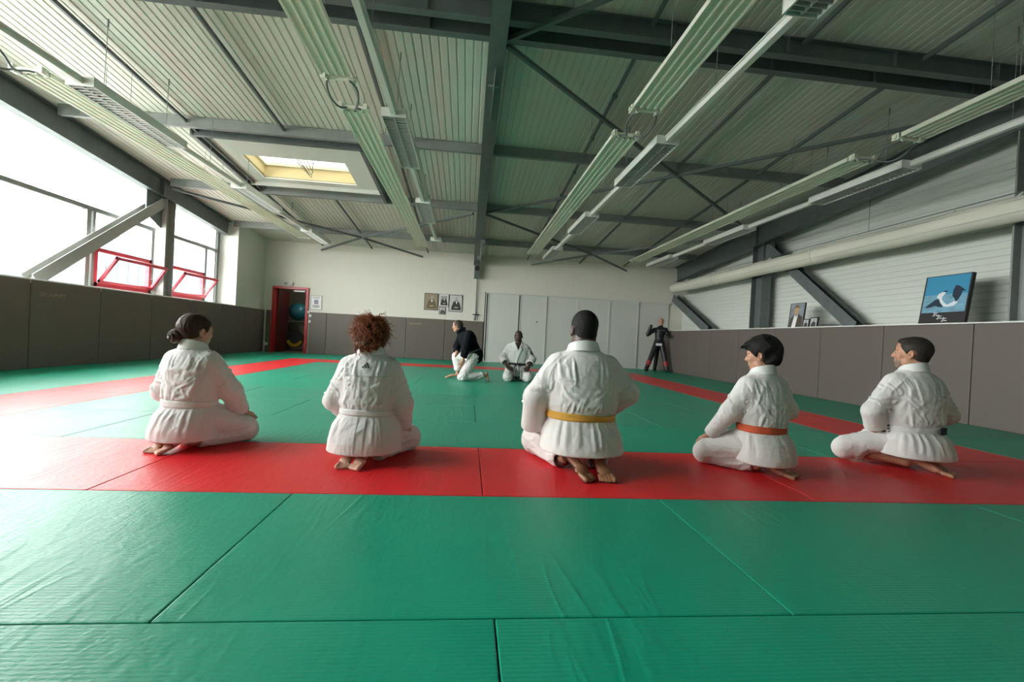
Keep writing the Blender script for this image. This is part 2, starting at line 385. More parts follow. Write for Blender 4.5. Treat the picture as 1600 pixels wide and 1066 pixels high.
# central beam
b=MB(); H=.36; b.ibeam((.165,Y_REAR,zr(Y_REAR)-.02-H/2),(.165,14.74,zr(14.74)-.02-H/2),H,.19,.016,.01)
for y in (-.3,2.4,5.05,7.73,10.4,13.05): b.box(.08,.25,y-.006,y+.006,zr(y)-.36,zr(y)-.03)
cb=b.build('central_beam',M['steel']); tag(cb,'long dark steel beam running down the middle of the ceiling','beam')
b=MB(); b.box(.09,.24,5.55,5.57,zr(5.55)-.395,zr(5.55)-.38); b.box(.16,.17,5.2,5.95,zr(5.55)-.44,zr(5.55)-.37); b.box(.155,.165,5.95,6.3,zr(6.2)-.41,zr(6.2)-.37); b.build('splice_plate',M['steel_light'],cb)
# post stub at the back end with pipe going down
b=MB(); b.ibeam((.19,14.62,3.27),(.19,14.62,2.75),.2,.17,.014,.01,up=(0,1,0)); b.box(.10,.28,14.5,14.74,2.74,2.76); tag(b.build('post_stub',M['steel']),'short steel post hanging on the back wall under the central beam','steel post')
b=MB(); b.tube([(.21,14.72,2.74),(.21,14.76,1.6)],.022,10); b.tube([(.21,14.76,1.6),(.17,14.77,1.36)],.022,10); b.tube([(.25,14.76,1.6),(.27,14.77,1.36)],.012,8)
pp=b.build('wall_pipe',M['steel_light'],smooth='auto'); tag(pp,'thin grey pipe running down the back wall beside the cupboard','pipe')
b=MB(); b.box(.12,.33,14.70,14.79,1.535,1.565); b.build('pipe_clamp',M['black'],pp)
b=MB(); b.tube([(.19,14.42,3.05),(.19,14.5,3.05)],.075,16); b.tube([(.19,14.40,3.05),(.19,14.425,3.05)],[.045,.05],16); tag(b.build('ceiling_speaker',[M['black']],smooth='auto'),'small round black fitting on the post at the end of the central beam','fitting')
b=MB(); b.tube([(.26,11.9,zr(11.9)-.44),(.26,13.5,zr(13.5)-.44)],.03,10); b.box(.2,.33,11.87,11.89,zr(11.9)-.50,zr(11.9)-.38); b.box(.16,.33,13.5,13.52,zr(13.5)-.5,zr(13.5)-.38); tag(b.build('beam_conduit',M['steel_light'],smooth='auto'),'short grey tube clipped under the far end of the central beam','conduit')
# side beams and columns
for sx,x,lab,yend,h,yb in ((-1,-6.80,'deep dark beam above the left windows, sloping to the back',13.09,.40,-.34),(1,7.06,'deep dark beam along the top of the right wall',14.6,.50,Y_REAR)):
    b=MB(); o=.02+h/2; b.ibeam((x,yb,zr(yb)-o),(x,yend,zr(yend)-o),h,.17,.016,.01)
    for y in (-.2,5.05,10.35): b.box(x-.08,x+.08,y-.006,y+.006,zr(y)-h-.0,zr(y)-.03)
    tag(b.build('side_beam',M['steel']),lab,'beam')
M['brace_glare']=mat('glare_paled_steel',(.30,.31,.29),.5,.1)  # steel made paler in colour to paint window glare on left brace and column
def column(x,y,lab,z0=1.35,wy=.40,wx=.24,top=.42,m='steel'):
    b=MB(); b.ibeam((x,y,z0),(x,y,zr(y)-top),wy,wx,.022,.012,up=(0,1,0)); o=b.build('steel_column',M[m]); tag(o,lab,'column'); return o
column(-6.84,10.62,'grey steel column between the two red tilted windows',wy=.30,wx=.22,m='brace_glare')
column(7.12,10.25,'steel column on the right wall behind the end of the long duct',top=.5)
column(7.12,4.9,'wide steel column at the right edge of the picture',wy=.42,top=.5,m='steel_light')
column(7.12,-.35,'steel column on the right wall behind the camera',top=.5)
column(-6.84,5.05,'grey steel column left of the picture edge in the window band',wy=.30,wx=.22)
def brace(a,b_,lab,h=.2,w=.16,up=(1,0,0),m='steel'):
    b=MB(); b.ibeam(a,b_,w,h,.012,.01,up=up); o=b.build('diagonal_brace',M[m]); tag(o,lab,'brace'); return o
brace((-6.84,7.62,1.353),(-6.84,10.42,3.40),'pale diagonal steel brace across the left window',.2,.17,m='brace_glare')
brace((7.10,9.95,3.32),(7.10,7.45,1.353),'diagonal brace on the right wall between the duct and the ledge pictures',.22,.17)
brace((7.10,14.75,2.52),(7.10,12.42,1.353),'short diagonal brace in the back right corner',.26,.17)
g=MB(); g.hexa([(-6.85,10.0,3.05),(-6.83,10.0,3.05),(-6.83,10.48,2.85),(-6.85,10.48,2.85),(-6.85,10.0,3.62),(-6.83,10.0,3.62),(-6.83,10.48,3.6),(-6.85,10.48,3.6)]); tag(g.build('gusset_plate',M['steel']),'steel gusset plate where the left brace meets the column','plate')
g=MB(); g.box(7.05,7.07,9.75,10.15,2.95,3.4); tag(g.build('gusset_plate',M['steel']),'steel gusset plate where the right brace meets the column','plate')
# purlin tie rails running front to back
for x,lab in ((-4.72,'tie rail above the leftmost lights'),(-3.2,'tie rail in line with the skylight'),(-1.42,'tie rail above the lights left of the central beam'),(1.84,'knobbed tie rail right of the central beam'),(3.62,'tie rail through the right bracing crosses'),(5.14,'tie rail above the right-hand radiant panels')):
    off=.092; bays=['behind the camera','in the double beam bay','beside the skylight bay','in the bay beyond the skylight','ending on the back wall']
    segs=[(Y_REAR,4.7),(5.1,7.7),(7.78,10.36),(10.45,13.0),(13.1,14.6)]
    for i,(y0,y1) in enumerate(segs):
        if x==-3.2 and i==2: continue
        b=MB(); b.bar((x,y0,zr(y0)-off),(x,y1,zr(y1)-off),.035,.05)
        if x==1.84:
            for y in (5.9,6.5,7.0,8.2,9.3,9.5):
                if y0<y<y1: b.box(x-.03,x+.03,y,y+.07,zr(y)-off-.04,zr(y)-off+.02)
        tag(b.build('tie_rail',M['steel']),lab+', '+bays[i],'rail','tie rails under the roof')
# bracing crosses
def rod(a,b_,lab,w=.045):
    (x0,y0),(x1,y1)=a,b_; b=MB(); b.bar((x0,y0,zr(y0)-.22),(x1,y1,zr(y1)-.22),w,.05); tag(b.build('bracing_rod',M['steel']),lab,'brace','roof bracing rods')
c1,c2,c0,cl_=(3.63,7.75),(3.63,13.1),(3.63,2.5),(-3.16,13.05)
rod((.28,5.08),c1,'bracing rod from the central beam down to the middle cross node on the right'); rod((6.9,5.1),c1,'bracing rod from the right column to the middle cross node')
rod(c1,(6.9,10.35),'bracing rod from the middle cross node to the far right column'); rod(c1,(.28,10.35),'bracing rod from the middle cross node back to the central beam')
rod((.28,10.45),c2,'bracing rod from the central beam to the far cross node near the back wall'); rod((6.9,10.4),c2,'bracing rod from the right column to the far cross node near the back wall')
rod(c2,(2.0,14.72),'short bracing rod from the far cross node left to the back wall'); rod(c2,(5.3,14.72),'short bracing rod from the far cross node right to the back wall')
rod((.28,5.0),c0,'bracing rod at the top of the picture right of the central beam'); rod((6.9,5.0),c0,'bracing rod at the top right corner of the picture')
rod((-.02,10.45),cl_,'bracing rod from the central beam to the left cross node near the back wall'); rod((-6.6,10.4),cl_,'bracing rod from the left column to the left cross node')
rod(cl_,(-1.6,14.72),'short bracing rod behind the left radiant panels'); rod(cl_,(-4.8,14.72),'short bracing rod behind the leftmost far light')
# ================================================================== left windows
def pane_x(y0,y1,z0,z1,lab,n,x=XWL):
    b=MB(); b.box(x-.004,x+.004,y0,y1,z0,z1); o=struct(b.build('window_%d'%n,M['glass'])); return o
wn=1
ztop=lambda y: zr(y)-.28
MY=[-.25,1.6,3.4,5.05,7.0,8.93,10.5,12.47,13.1]
b=MB()
for i in range(len(MY)-1):
    y0,y1=MY[i],MY[i+1]
    b.hexa([(XWL-.004,y0,1.35),(XWL+.004,y0,1.35),(XWL+.004,y1,1.35),(XWL-.004,y1,1.35),(XWL-.004,y0,ztop(y0)),(XWL+.004,y0,ztop(y0)),(XWL+.004,y1,ztop(y1)),(XWL-.004,y1,ztop(y1))]) if i not in (5,6,7,8) and i!=99 else None
# windows with the red sashes keep a hole where the sash tilts
def pane(y0,y1,z0,z1): b.box(XWL-.004,XWL+.004,y0,y1,z0,z1)
def pane_top(y0,y1,z0): b.hexa([(XWL-.004,y0,z0),(XWL+.004,y0,z0),(XWL+.004,y1,z0),(XWL-.004,y1,z0),(XWL-.004,y0,ztop(y0)),(XWL+.004,y0,ztop(y0)),(XWL+.004,y1,ztop(y1)),(XWL-.004,y1,ztop(y1))])
pane_top(8.93,10.5,2.13); pane_top(10.95,12.47,2.13); pane_top(12.47,13.1,1.35); pane_top(10.5,10.95,1.35)
wg=struct(b.build('window_1',M['glass']))
b=MB()
def mull(y,z0,z1,w=.06,d=.09): b.box(XWL-d/2+.01,XWL+d/2+.01,y-w/2,y+w/2,z0,z1)
b.box(XWL-.04,XWL+.05,-.34,13.1,2.78,2.86)       # transom
for y in (1.6,3.4,7.0): mull(y,1.35,2.82)
mull(8.84,1.35,2.82,.09); mull(8.96,1.35,2.82,.06); mull(10.5,1.35,2.82,.09); mull(10.72,1.35,2.82,.05); mull(12.47,1.35,2.82,.09); mull(13.03,1.35,ztop(13)-.0,.10); mull(12.90,1.35,ztop(13),.05)
b.box(XWL-.04,XWL+.05,-.34,13.1,1.34,1.38)
tag(b.build('window_frame',M['alu'],wg))
def red_window(y0,y1,lab):
    r=empty('tilted_window',(XWL,(y0+y1)/2,1.40)); tag(r,lab,'window','red windows tilted open')
    z0,z1=1.40,2.13; w=.075; x0,x1=XWL-.03,XWL+.06
    b=MB(); b.box(x0,x1,y0,y0+w,z0,z1); b.box(x0,x1,y1-w,y1,z0,z1); b.box(x0,x1,y0,y1,z1-w,z1); b.box(x0,x1,y0,y1,z0,z0+w); b.build('frame',M['red_frame'],r,bevel=.004)
    # sash: bottom hinged and leaning into the room
    a=math.radians(33); zb=z0+.09; L_=.60
    def P(u,v,t): # u along Y, v up the sash, t thickness inward
        return (XWL+.07+math.sin(a)*v+math.cos(a)*t, u, zb+math.cos(a)*v-math.sin(a)*t)
    def sb(mb,u0,u1,v0,v1,t0,t1): mb.hexa([P(u0,v0,t0),P(u1,v0,t0),P(u1,v0,t1),P(u0,v0,t1),P(u0,v1,t0),P(u1,v1,t0),P(u1,v1,t1),P(u0,v1,t1)])
    b=MB(); s=.06; Y0,Y1=y0+.05,y1-.03
    sb(b,Y0,Y0+s,0,L_,0,.045); sb(b,Y1-s,Y1,0,L_,0,.045); sb(b,Y0,Y1,0,s,0,.045); sb(b,Y0,Y1,L_-s,L_,0,.045)
    sh=b.build('sash',M['red_frame'],r,bevel=.004)
    b=MB(); sb(b,Y0+s,Y1-s,s,L_-s,.018,.024); b.build('pane',M['glass'],sh)
    b=MB(); b.tube([P(Y0+.02,.35,.0),(XWL+.02,y0+.04,z0+.28)],.006,6); b.tube([P(Y1-.02,.35,.0),(XWL+.02,y1-.04,z0+.28)],.006,6); b.build('stay_arm',M['steel_light'],r)
red_window(8.99,10.48,'red-framed window tilted open left of the column, larger of two')
red_window(11.0,12.45,'red-framed window tilted open right of the column, smaller of two')
# neighbouring pale blue clad building outside
b=MB(); b.box(-26,-14,17.2,23.6,-.35,3.15); b.box(-26,-13.6,25.5,36,-.35,5.2)
nb=b.build('neighbour_building',mat('pale_blue_cladding',(.085,.12,.17),.6),); tag(nb,'pale blue clad building outside beyond the red windows','building')
b=MB()
for i in range(11): b.box(-14.0,-13.97,17.4+i*.56,17.5+i*.56,-.3,3.1)
b.build('cladding_rib',mat('blue_rib',(.06,.09,.13),.6),nb)
g=MB(); g.box(-80,-7.6,-60,80,-.6,-.35); struct(g.build('ground_outside',mat('pale_concrete',(.40,.40,.38),.9)))
# ================================================================== wall pads
def text_mesh(s, size, name, m, parent, M4, ext=.002, align='LEFT', sx=1.0):
    cu=bpy.data.curves.new(name,'FONT'); cu.body=s; cu.size=size; cu.extrude=ext; cu.align_x=align
    to=bpy.data.objects.new('tmp_text',cu); col.objects.link(to)
    me=bpy.data.meshes.new_from_object(to.evaluated_get(bpy.context.evaluated_depsgraph_get())); bpy.data.objects.remove(to)
    me.transform(Matrix.Diagonal((sx,1,1,1))); me.transform(M4)
    me.materials.clear(); me.materials.append(m); o=bpy.data.objects.new(name,me); col.objects.link(o)
    if parent: o.parent=parent; o.matrix_parent_inverse=world_of(parent).inverted()
    return o
M['gold']=mat('faded_gold_print',(.42,.33,.19),.6); M['greyprint']=mat('faded_print',(.34,.26,.19),.6)
HP=1.345
def pad(x0,x1,y0,y1,lab,grp):
    b=MB(); b.box(x0,x1,y0,y1,0.0,HP-.012); o=b.build('wall_pad',M['pad'],bevel=.012); tag(o,lab,'wall pad',grp); return o
G=.004
# back wall: seams measured at about 1.26 m
xs=[-5.10,-4.55,-3.29,-2.03,-.77,.50]
labs=['narrow taupe wall pad beside the red door frame, under the switches','taupe wall pad on the back wall, first full one right of the door','taupe wall pad on the back wall behind the curly-haired head','taupe back wall pad carrying the small gold lettering','taupe wall pad behind the crouching man in black, up to the cupboard']
for i in range(5):
    o=pad(xs[i]+G,xs[i+1]-G,Y_BACK-.05,Y_BACK-.001,labs[i],'pads on the back wall')
    if i==3: text_mesh('DECASPORT',.072,'lettering',M['gold'],o,Matrix.Translation((-1.93,Y_BACK-.053,1.12))@Matrix.Rotation(math.radians(90),4,'X'))
pad(XL+.06,-6.27,Y_BACK-.05,Y_BACK-.001,'narrow taupe wall pad left of the red door with a white socket','pads on the back wall')
y=Y_BACK-.01; n=0
while y>Y_REAR:
    y0=max(y-1.26,Y_REAR)
    n+=1; lab='taupe pad under the windows on the left wall, %s from the back corner'%ORD[n-1]
    if y0<7.5<y: lab='taupe wall pad on the left wall carrying faint lettering'
    o=pad(XL-.05,XL,y0+G,y-G,lab,'pads along the left wall')
    if y0<7.5<y:
        text_mesh('DECASPORT',.078,'lettering',M['greyprint'],o,Matrix.Translation((XL+.003,7.36,1.10))@Matrix.Rotation(math.radians(90),4,'Z')@Matrix.Rotation(math.radians(90),4,'X'))
    y=y0
ys=[14.78,14.0]; y=14.0
while y-1.26>Y_REAR: y-=1.2616; ys.append(y)
ys.append(Y_REAR)
for i in range(len(ys)-1):
    y1,y0=ys[i],ys[i+1]
    if y1-y0<.05: continue
    lab='taupe pad under the right white ledge, %s from the back corner'%ORD[i]
    if y0<5.6<y1: lab='taupe right-wall pad directly under the blue picture'
    if y0<6.0<y1 and not (y0<5.6<y1): lab='taupe right-wall pad behind the head of the man with the beard'
    if i==0: lab='taupe right-wall pad in the back corner behind the training dummy'
    pad(XR,XR+.05,y0+G,y1-G,lab,'pads along the right wall')
# ================================================================== red door
d=empty('door_1',(-5.7,Y_BACK,0)); struct(d)
b=MB(); Yf,Yb=Y_BACK-.05,Y_BACK+.19
b.box(-6.25,-6.17,Yf,Yb,0,2.11); b.box(-5.22,-5.14,Yf,Yb,0,2.11); b.box(-6.17,-5.22,Yf,Yb,2.03,2.11); b.build('door_frame',M['red_paint'],d,bevel=.004)
b=MB(); a=math.radians(92); L_=.93
P=lambda u,t:(-6.165+math.cos(a)*u+math.sin(a)*t, Y_BACK+.14+math.sin(a)*u-math.cos(a)*t)
q=[P(0,0),P(L_,0),P(L_,.04),P(0,.04)]
b.hexa([(x,y,.01) for x,y in q]+[(x,y,2.02) for x,y in q]); dl=b.build('door_leaf',mat('dark_red_door',(.07,.006,.008),.5),d)
b=MB(); p=P(.85,.05); b.box(p[0]-.01,p[0]+.05,p[1]-.02,p[1]+.02,.98,1.02); p2=P(.75,.09); b.tube([(p[0]+.03,p[1],1.0),(p2[0],p2[1],1.0)],.010,8); b.build('door_handle',M['alu'],dl)
b=MB(); b.box(-5.62,-5.28,Y_BACK+.02,Y_BACK+.07,1.965,2.01); b.tube([(-5.45,Y_BACK+.05,2.0),(-5.25,Y_BACK+.03,2.02)],.008,6); b.build('door_closer',M['white'],d)
# storeroom contents
def sphere_mb(c,r,seg=24,sq=(1,1,1)):
    mb=MB(); V=[];F=[]
    for i in range(seg//2+1):
        th=math.pi*i/(seg//2)
        for k in range(seg):
            ph=2*math.pi*k/seg; V.append((c[0]+r*sq[0]*math.sin(th)*math.cos(ph),c[1]+r*sq[1]*math.sin(th)*math.sin(ph),c[2]+r*sq[2]*math.cos(th)))
    for i in range(seg//2):
        for k in range(seg): F.append((i*seg+k,i*seg+(k+1)%seg,(i+1)*seg+(k+1)%seg,(i+1)*seg+k))
    mb.add(V,F); return mb
b=sphere_mb((-5.93,16.1,1.36),.31); 
gb=b.build('gym_ball',mat('teal_rubber',(.02,.16,.22),.35),smooth=True); tag(gb,'teal gym ball on a rack inside the dark storeroom','ball')
b=MB(); b.tube([(-6.45,16.35,1.02),(-5.45,16.35,1.02)],.02,8); b.tube([(-6.45,15.9,1.02),(-5.45,15.9,1.02)],.02,8); b.tube([(-6.45,16.35,-.0),(-6.45,16.35,1.9)],.02,8); b.tube([(-5.45,16.35,-.0),(-5.45,16.35,1.9)],.02,8)
b.tube([(-6.45,15.9,1.02),(-6.45,16.35,1.02)],.02,8); b.tube([(-5.45,15.9,1.02),(-5.45,16.35,1.02)],.02,8); b.tube([(-6.45,15.9,0),(-6.45,15.9,1.02)],.02,8); b.tube([(-5.45,15.9,0),(-5.45,15.9,1.02)],.02,8)
tag(b.build('storage_rack',M['alu'],smooth='auto'),'metal tube rack holding the ball inside the dark storeroom','rack')
b=MB(); 
prof=[(.0,.0)]; R0=.32
def disc(mb,c,r,w,n=28):
    V=[];
    for sgn in (-1,1):
        for k in range(n):
            t=2*math.pi*k/n; V.append((c[0]+r*math.cos(t),c[1]+sgn*w/2,c[2]+r*math.sin(t)))
    mb.add(V,[tuple(range(n-1,-1,-1)),tuple(range(n,2*n))]+[(k,(k+1)%n,n+(k+1)%n,n+k) for k in range(n)])
disc(b,(-5.86,15.75,.42),.30,.10); wv=b.build('punch_shield',M['black'],bevel=.02); tag(wv,'round black shield with a yellow lower edge inside the storeroom','training shield')
b=MB(); n=20; V=[]
for r in (.16,.27):
    for k in range(n+1):
        t=math.pi*(1.08+.84*k/n); V.append((-5.86+r*math.cos(t),15.695,.42+r*math.sin(t)))
b.add(V,[(k,k+1,n+2+k,n+1+k) for k in range(n)]); b.build('yellow_edge',mat('yellow_panel',(.55,.33,.03),.5),wv)
b=MB(); b.box(-6.4,-5.6,16.74,16.78,.02,.9); tag(b.build('stored_boards',mat('grey_board',(.28,.28,.24),.8)),'pale boards leaning behind the rack inside the storeroom','board')
ll=bpy.data.lights.new('storeroom_fill_light','POINT'); ll.energy=7; ll.shadow_soft_size=.1; ll.color=(1,.93,.8); lo=bpy.data.objects.new('storeroom_fill_light',ll); col.objects.link(lo); lo.location=(-5.0,15.5,2.3); lo['kind']='helper'  # added fill light without a fitting, makes the ball and shield visible
# exit sign / emergency light, notice, switches, socket
em=MB(); em.box(-5.90,-5.64,Y_BACK-.06,Y_BACK-.002,2.16,2.19)
eo=em.build('emergency_light',M['white']); tag(eo,'small white emergency exit light above the red door','exit light')
for x in (-5.85,-5.68):
    b=sphere_mb((x,Y_BACK-.065,2.215),.062,16,(1,.6,.75)); b.build('lamp_head',M['white'],eo,smooth=True)
b=MB(); b.box(-5.88,-5.82,Y_BACK-.107,Y_BACK-.105,2.195,2.23); b.build('green_symbol',mat('exit_green',(.03,.25,.09),.5),eo)
b=MB(); b.box(-5.07,-4.74,Y_BACK-.012,Y_BACK-.002,1.43,1.86); no=b.build('notice',M['paper']); tag(no,'framed white paper notice on the wall right of the red door','notice')
b=MB(); b.box(-5.08,-5.065,Y_BACK-.02,Y_BACK,1.42,1.87); b.box(-4.745,-4.73,Y_BACK-.02,Y_BACK,1.42,1.87); b.box(-5.08,-4.73,Y_BACK-.02,Y_BACK,1.86,1.875); b.box(-5.08,-4.73,Y_BACK-.02,Y_BACK,1.415,1.43); b.build('frame',M['alu'],no)
b=MB()
for z,w in ((1.80,.22),(1.55,.2),(1.52,.24),(1.49,.18)): b.box(-4.905-w/2,-4.905+w/2,Y_BACK-.0135,Y_BACK-.012,z,z+.014)
b.build('text_lines',M['ink'],no)
b=MB(); b.box(-4.97,-4.84,Y_BACK-.0135,Y_BACK-.012,1.60,1.74); b.build('picture_block',mat('notice_blue',(.28,.30,.40),.7),no)
for (x,z,w,lab,nm) in ((-5.11,1.33,.07,'small white thermostat on the wall, topmost of three fittings by the door','thermostat'),(-5.055,1.215,.085,'white round switch, middle of three fittings by the door','switch'),(-5.07,1.03,.085,'white square switch plate on the pad, lowest of three fittings by the door','switch_plate'),(-6.36,.255,.085,'white wall socket low on the pad left of the red door','socket')):
    b=MB(); y1=Y_BACK-(.002 if z>1.34 else .05); b.box(x-w/2,x+w/2,y1-.018,y1+.001,z-w/2,z+w/2); o=b.build(nm,M['white'],bevel=.006); tag(o,lab,nm.replace('_',' '))
    b=MB(); b.box(x-w*.28,x+w*.28,y1-.024,y1-.017,z-w*.28,z+w*.28); b.build('rocker',M['cream'],o,bevel=.003)
# ================================================================== cupboard
cu=empty('built_in_cupboard',(3.7,Y_BACK,0)); tag(cu,'long wall of pale grey sliding cupboard doors with a dark gap','cupboard')
jx=[.60,1.66,2.605,3.67,4.79,5.82,6.9]
TOP=2.31
for i in range(6):
    x0,x1=jx[i],jx[i+1]; yy=Y_BACK-(.055 if i in (1,3,4) else .035)
    b=MB(); b.box(x0+(.03 if i==1 else .004),x1-.004,yy,Y_BACK-.003,.03,TOP-.02); dd=b.build('door',M['closet'],cu,bevel=.004)
    b=MB()
    for x in ((x0+(.03 if i==1 else .004)),x1-.034): b.box(x,x+.03,yy-.012,yy+.001,.03,TOP-.02)
    b.build('door_stile',M['closet_frame'],dd)
    if i==1:
        b=MB(); b.tube([(x0+.62,yy-.02,1.42),(x0+.62,yy,1.42)],.022,12); b.build('door_pull',M['black'],dd)
b=MB(); b.box(.56,6.93,Y_BACK-.07,Y_BACK-.002,TOP-.02,TOP+.03); b.box(.56,6.93,Y_BACK-.07,Y_BACK-.002,0,.03); b.box(.53,.565,Y_BACK-.07,Y_BACK-.002,0,TOP+.03); b.build('rail',M['closet_frame'],cu)
b=MB(); b.box(.505,.53,Y_BACK-.075,Y_BACK-.002,0,TOP+.02); b.box(.565,.6,Y_BACK-.03,Y_BACK-.002,.03,TOP-.02); b.box(1.652,1.69,Y_BACK-.05,Y_BACK-.002,.03,TOP-.02); b.build('gap_shade_strip',M['black'],cu)  # black strips stand in for the shade in the cupboard gaps
# ================================================================== framed photos
def portrait(x0,x1,z0,z1,lab,tone,robe,bgc,frame=M['black'],y=Y_BACK,plane=None,face=(.55,.45,.36),mount=0):
    """flat framed photograph of a seated figure in a robe, built in real layers"""
    o=MB(); o.box(x0,x1,y-.02,y-.002,z0,z1); fr=o.build('framed_photo',frame); tag(fr,lab,'photograph')
    w,h=x1-x0,z1-z0; t=.018+mount
    if mount:
        b=MB(); b.box(x0+.012,x1-.012,y-.0205,y-.02,z0+.012,z1-.012); b.build('mount',M['paper'],fr)
    b=MB(); b.box(x0+t,x1-t,y-.0215,y-.02,z0+t,z1-t); b.build('print',bgc,fr)
    cx=(x0+x1)/2+w*.03; V=[]; 
    def poly(pts,yy,m,nm):
        b=MB(); n=len(pts); b.add([(cx+px*w,yy,z0+pz*h) for px,pz in pts]+[(cx+px*w,yy+.0008,z0+pz*h) for px,pz in pts],[tuple(range(n))]+[(i,(i+1)%n,n+(i+1)%n,n+i) for i in range(n)]); b.build(nm,m,fr)
    poly([(-.36,.1),(.38,.1),(.36,.28),(.24,.55),(.1,.66),(-.06,.66),(-.22,.56),(-.33,.3)],y-.0225,robe,'robe')
    poly([(.02+.085*math.cos(t_),.76+.095*math.sin(t_)) for t_ in np.linspace(0,2*math.pi,16,endpoint=False)],y-.0230,face,'face')
    poly([(-.06,.62),(.1,.62),(.03,.44)],y-.0230,M['paper'],'collar')
    poly([(-.12,.22),(.16,.22),(.16,.29),(-.12,.29)],y-.0235,face,'hands')
    return fr
sep=mat('sepia_print',(.30,.25,.17),.7); grey=mat('grey_print',(.35,.35,.34),.7); rb=mat('robe_dark',(.045,.045,.045),.8); rbr=mat('robe_brown',(.14,.11,.06),.8); fc=mat('printed_face',(.42,.38,.32),.8); lt=mat('light_print',(.55,.55,.54),.8)
portrait(-1.485,-1.04,1.62,2.175,'sepia framed portrait of a seated man, leftmost of the wall photos',None,rbr,sep,face=fc)
portrait(-1.01,-.69,1.76,2.17,'black and white framed portrait, top middle of the wall photos',None,rb,grey,face=fc,mount=.03)
portrait(-.675,-.235,1.61,2.17,'large grey framed portrait, rightmost of the wall photos',None,rb,lt,face=fc)
portrait(-.99,-.78,1.50,1.745,'small unframed dark print below the middle wall photo',None,rb,lt,face=fc)
# leaning pictures on the right ledge
def leaning(name,y0,y1,h,lean,lab,build,xb=XR+.17,t=.02,z=1.352,cat='picture',fm=None,yaw=0):
    r=empty(name,(xb,(y0+y1)/2,z)); tag(r,lab,cat)
    w=y1-y0
    # local frame: u across (facing the room, u grows towards the camera = to the right), v up, n towards the room
    Rm=Matrix.Rotation(yaw,4,'Z')
    def P(u,v,n): # u 0..1 left->right, v metres, n metres out of the face
        p=Vector(( math.sin(lean)*v - math.cos(lean)*n, w*.5-u*w, math.cos(lean)*v + math.sin(lean)*n )); p=Rm@p
        return (xb+p.x,(y0+y1)/2+p.y,z+p.z)
    def slabp(mb,u0,u1,v0,v1,n0,n1): mb.hexa([P(u0,v0,n0),P(u1,v0,n0),P(u1,v0,n1),P(u0,v0,n1),P(u0,v1,n0),P(u1,v1,n0),P(u1,v1,n1),P(u0,v1,n1)])
    def polyp(pts,n,m,nm,par):
        b=MB(); k=len(pts); b.add([P(u,v*h,n) for u,v in pts]+[P(u,v*h,n-.0008) for u,v in pts],[tuple(range(k))]+[(i,(i+1)%k,k+(i+1)%k,k+i) for i in range(k)]); b.build(nm,m,par)
    b=MB(); slabp(b,0,1,0,h,-t,0); fr=b.build('panel',fm or M['black'],r)
    build(slabp,polyp,r,h,P); return r
def big(slabp,polyp,r,h,P):
    sea=mat('poster_sky_blue',(.04,.27,.46),.55); foam=mat('poster_water',(.17,.36,.48),.6,vary=((9,9,22),.5)); dk=mat('poster_dark_blue',(.012,.03,.06),.6); wh=mat('poster_white',(.72,.76,.8),.6)
    b=MB(); slabp(b,.035,.97,.235*h,.985*h,0,.0015); b.build('sky_print',sea,r)
    b=MB(); slabp(b,.035,.97,.235*h,.60*h,.0015,.0022); b.build('water_print',foam,r)
    polyp([(.10,.36),(.20,.43),(.30,.50),(.38,.51),(.44,.42),(.50,.34),(.40,.345),(.33,.375),(.22,.345),(.12,.34)],.0034,dk,'left_robe',r)
    polyp([(.32,.55),(.36,.62),(.44,.655),(.52,.64),(.46,.57),(.44,.52),(.50,.44),(.58,.385),(.66,.42),(.76,.47),(.80,.42),(.72,.355),(.60,.34),(.52,.35),(.43,.43),(.38,.515)],.0040,wh,'white_jackets',r)
    polyp([(.42,.65),(.50,.685),(.55,.67),(.52,.64),(.46,.655)],.0046,dk,'hair',r)
    polyp([(.66,.56),(.66,.68),(.70,.77),(.76,.76),(.84,.71),(.93,.64),(.86,.645),(.84,.56),(.80,.48),(.75,.43),(.72,.50),(.70,.52)],.0046,dk,'right_robe',r)
    for (u,v) in ((.36,.19),(.46,.125),(.57,.075)):
        for (du,dv,w,hh) in ((-.05,.028,.10,.014),(-.02,.0,.014,.06),(-.045,-.012,.09,.012),(.02,-.02,.045,.012),(-.055,-.03,.04,.012)):
            b=MB(); slabp(b,u+du,u+du+w,(v+dv-.0)*h,(v+dv+hh)*h,0,.0015); b.build('brush_character',wh,r)
leaning('poster_panel',5.40,6.02,.72,.15,'blue poster with two throwing fighters above white brush characters on the ledge',big,xb=XR+.14,t=.05,cat='poster',fm=mat('poster_black',(.03,.028,.03),.4))
def manp(slabp,polyp,r,h,P):
    b=MB(); slabp(b,.05,.95,.01*h,.98*h,0,.001); b.build('print',mat('cloudy_grey',(.24,.27,.31),.5,vary=((6,6,6),.5)),r)
    polyp([(.05,.01),(.93,.01),(.9,.42),(.62,.56),(.5,.4),(.38,.56),(.1,.36)],.002,mat('brown_suit',(.075,.06,.045),.6),'suit',r)
    polyp([(.24,.01),(.50,.01),(.60,.56),(.50,.42),(.36,.54)],.0026,M['paper'],'shirt',r)
    polyp([(.46+.16*math.cos(a),.70+.18*math.sin(a)) for a in np.linspace(0,2*math.pi,18,endpoint=False)],.0032,mat('portrait_face',(.45,.30,.17),.6),'face',r)
    polyp([(.30,.72),(.33,.88),(.47,.93),(.62,.86),(.63,.76),(.55,.82),(.38,.82)],.0038,mat('portrait_hair',(.18,.11,.05),.6),'hair',r)
leaning('framed_portrait',8.38,8.80,.52,.10,'colour portrait of a man in an open white shirt standing on the ledge',manp,xb=XR+.18,cat='photograph')
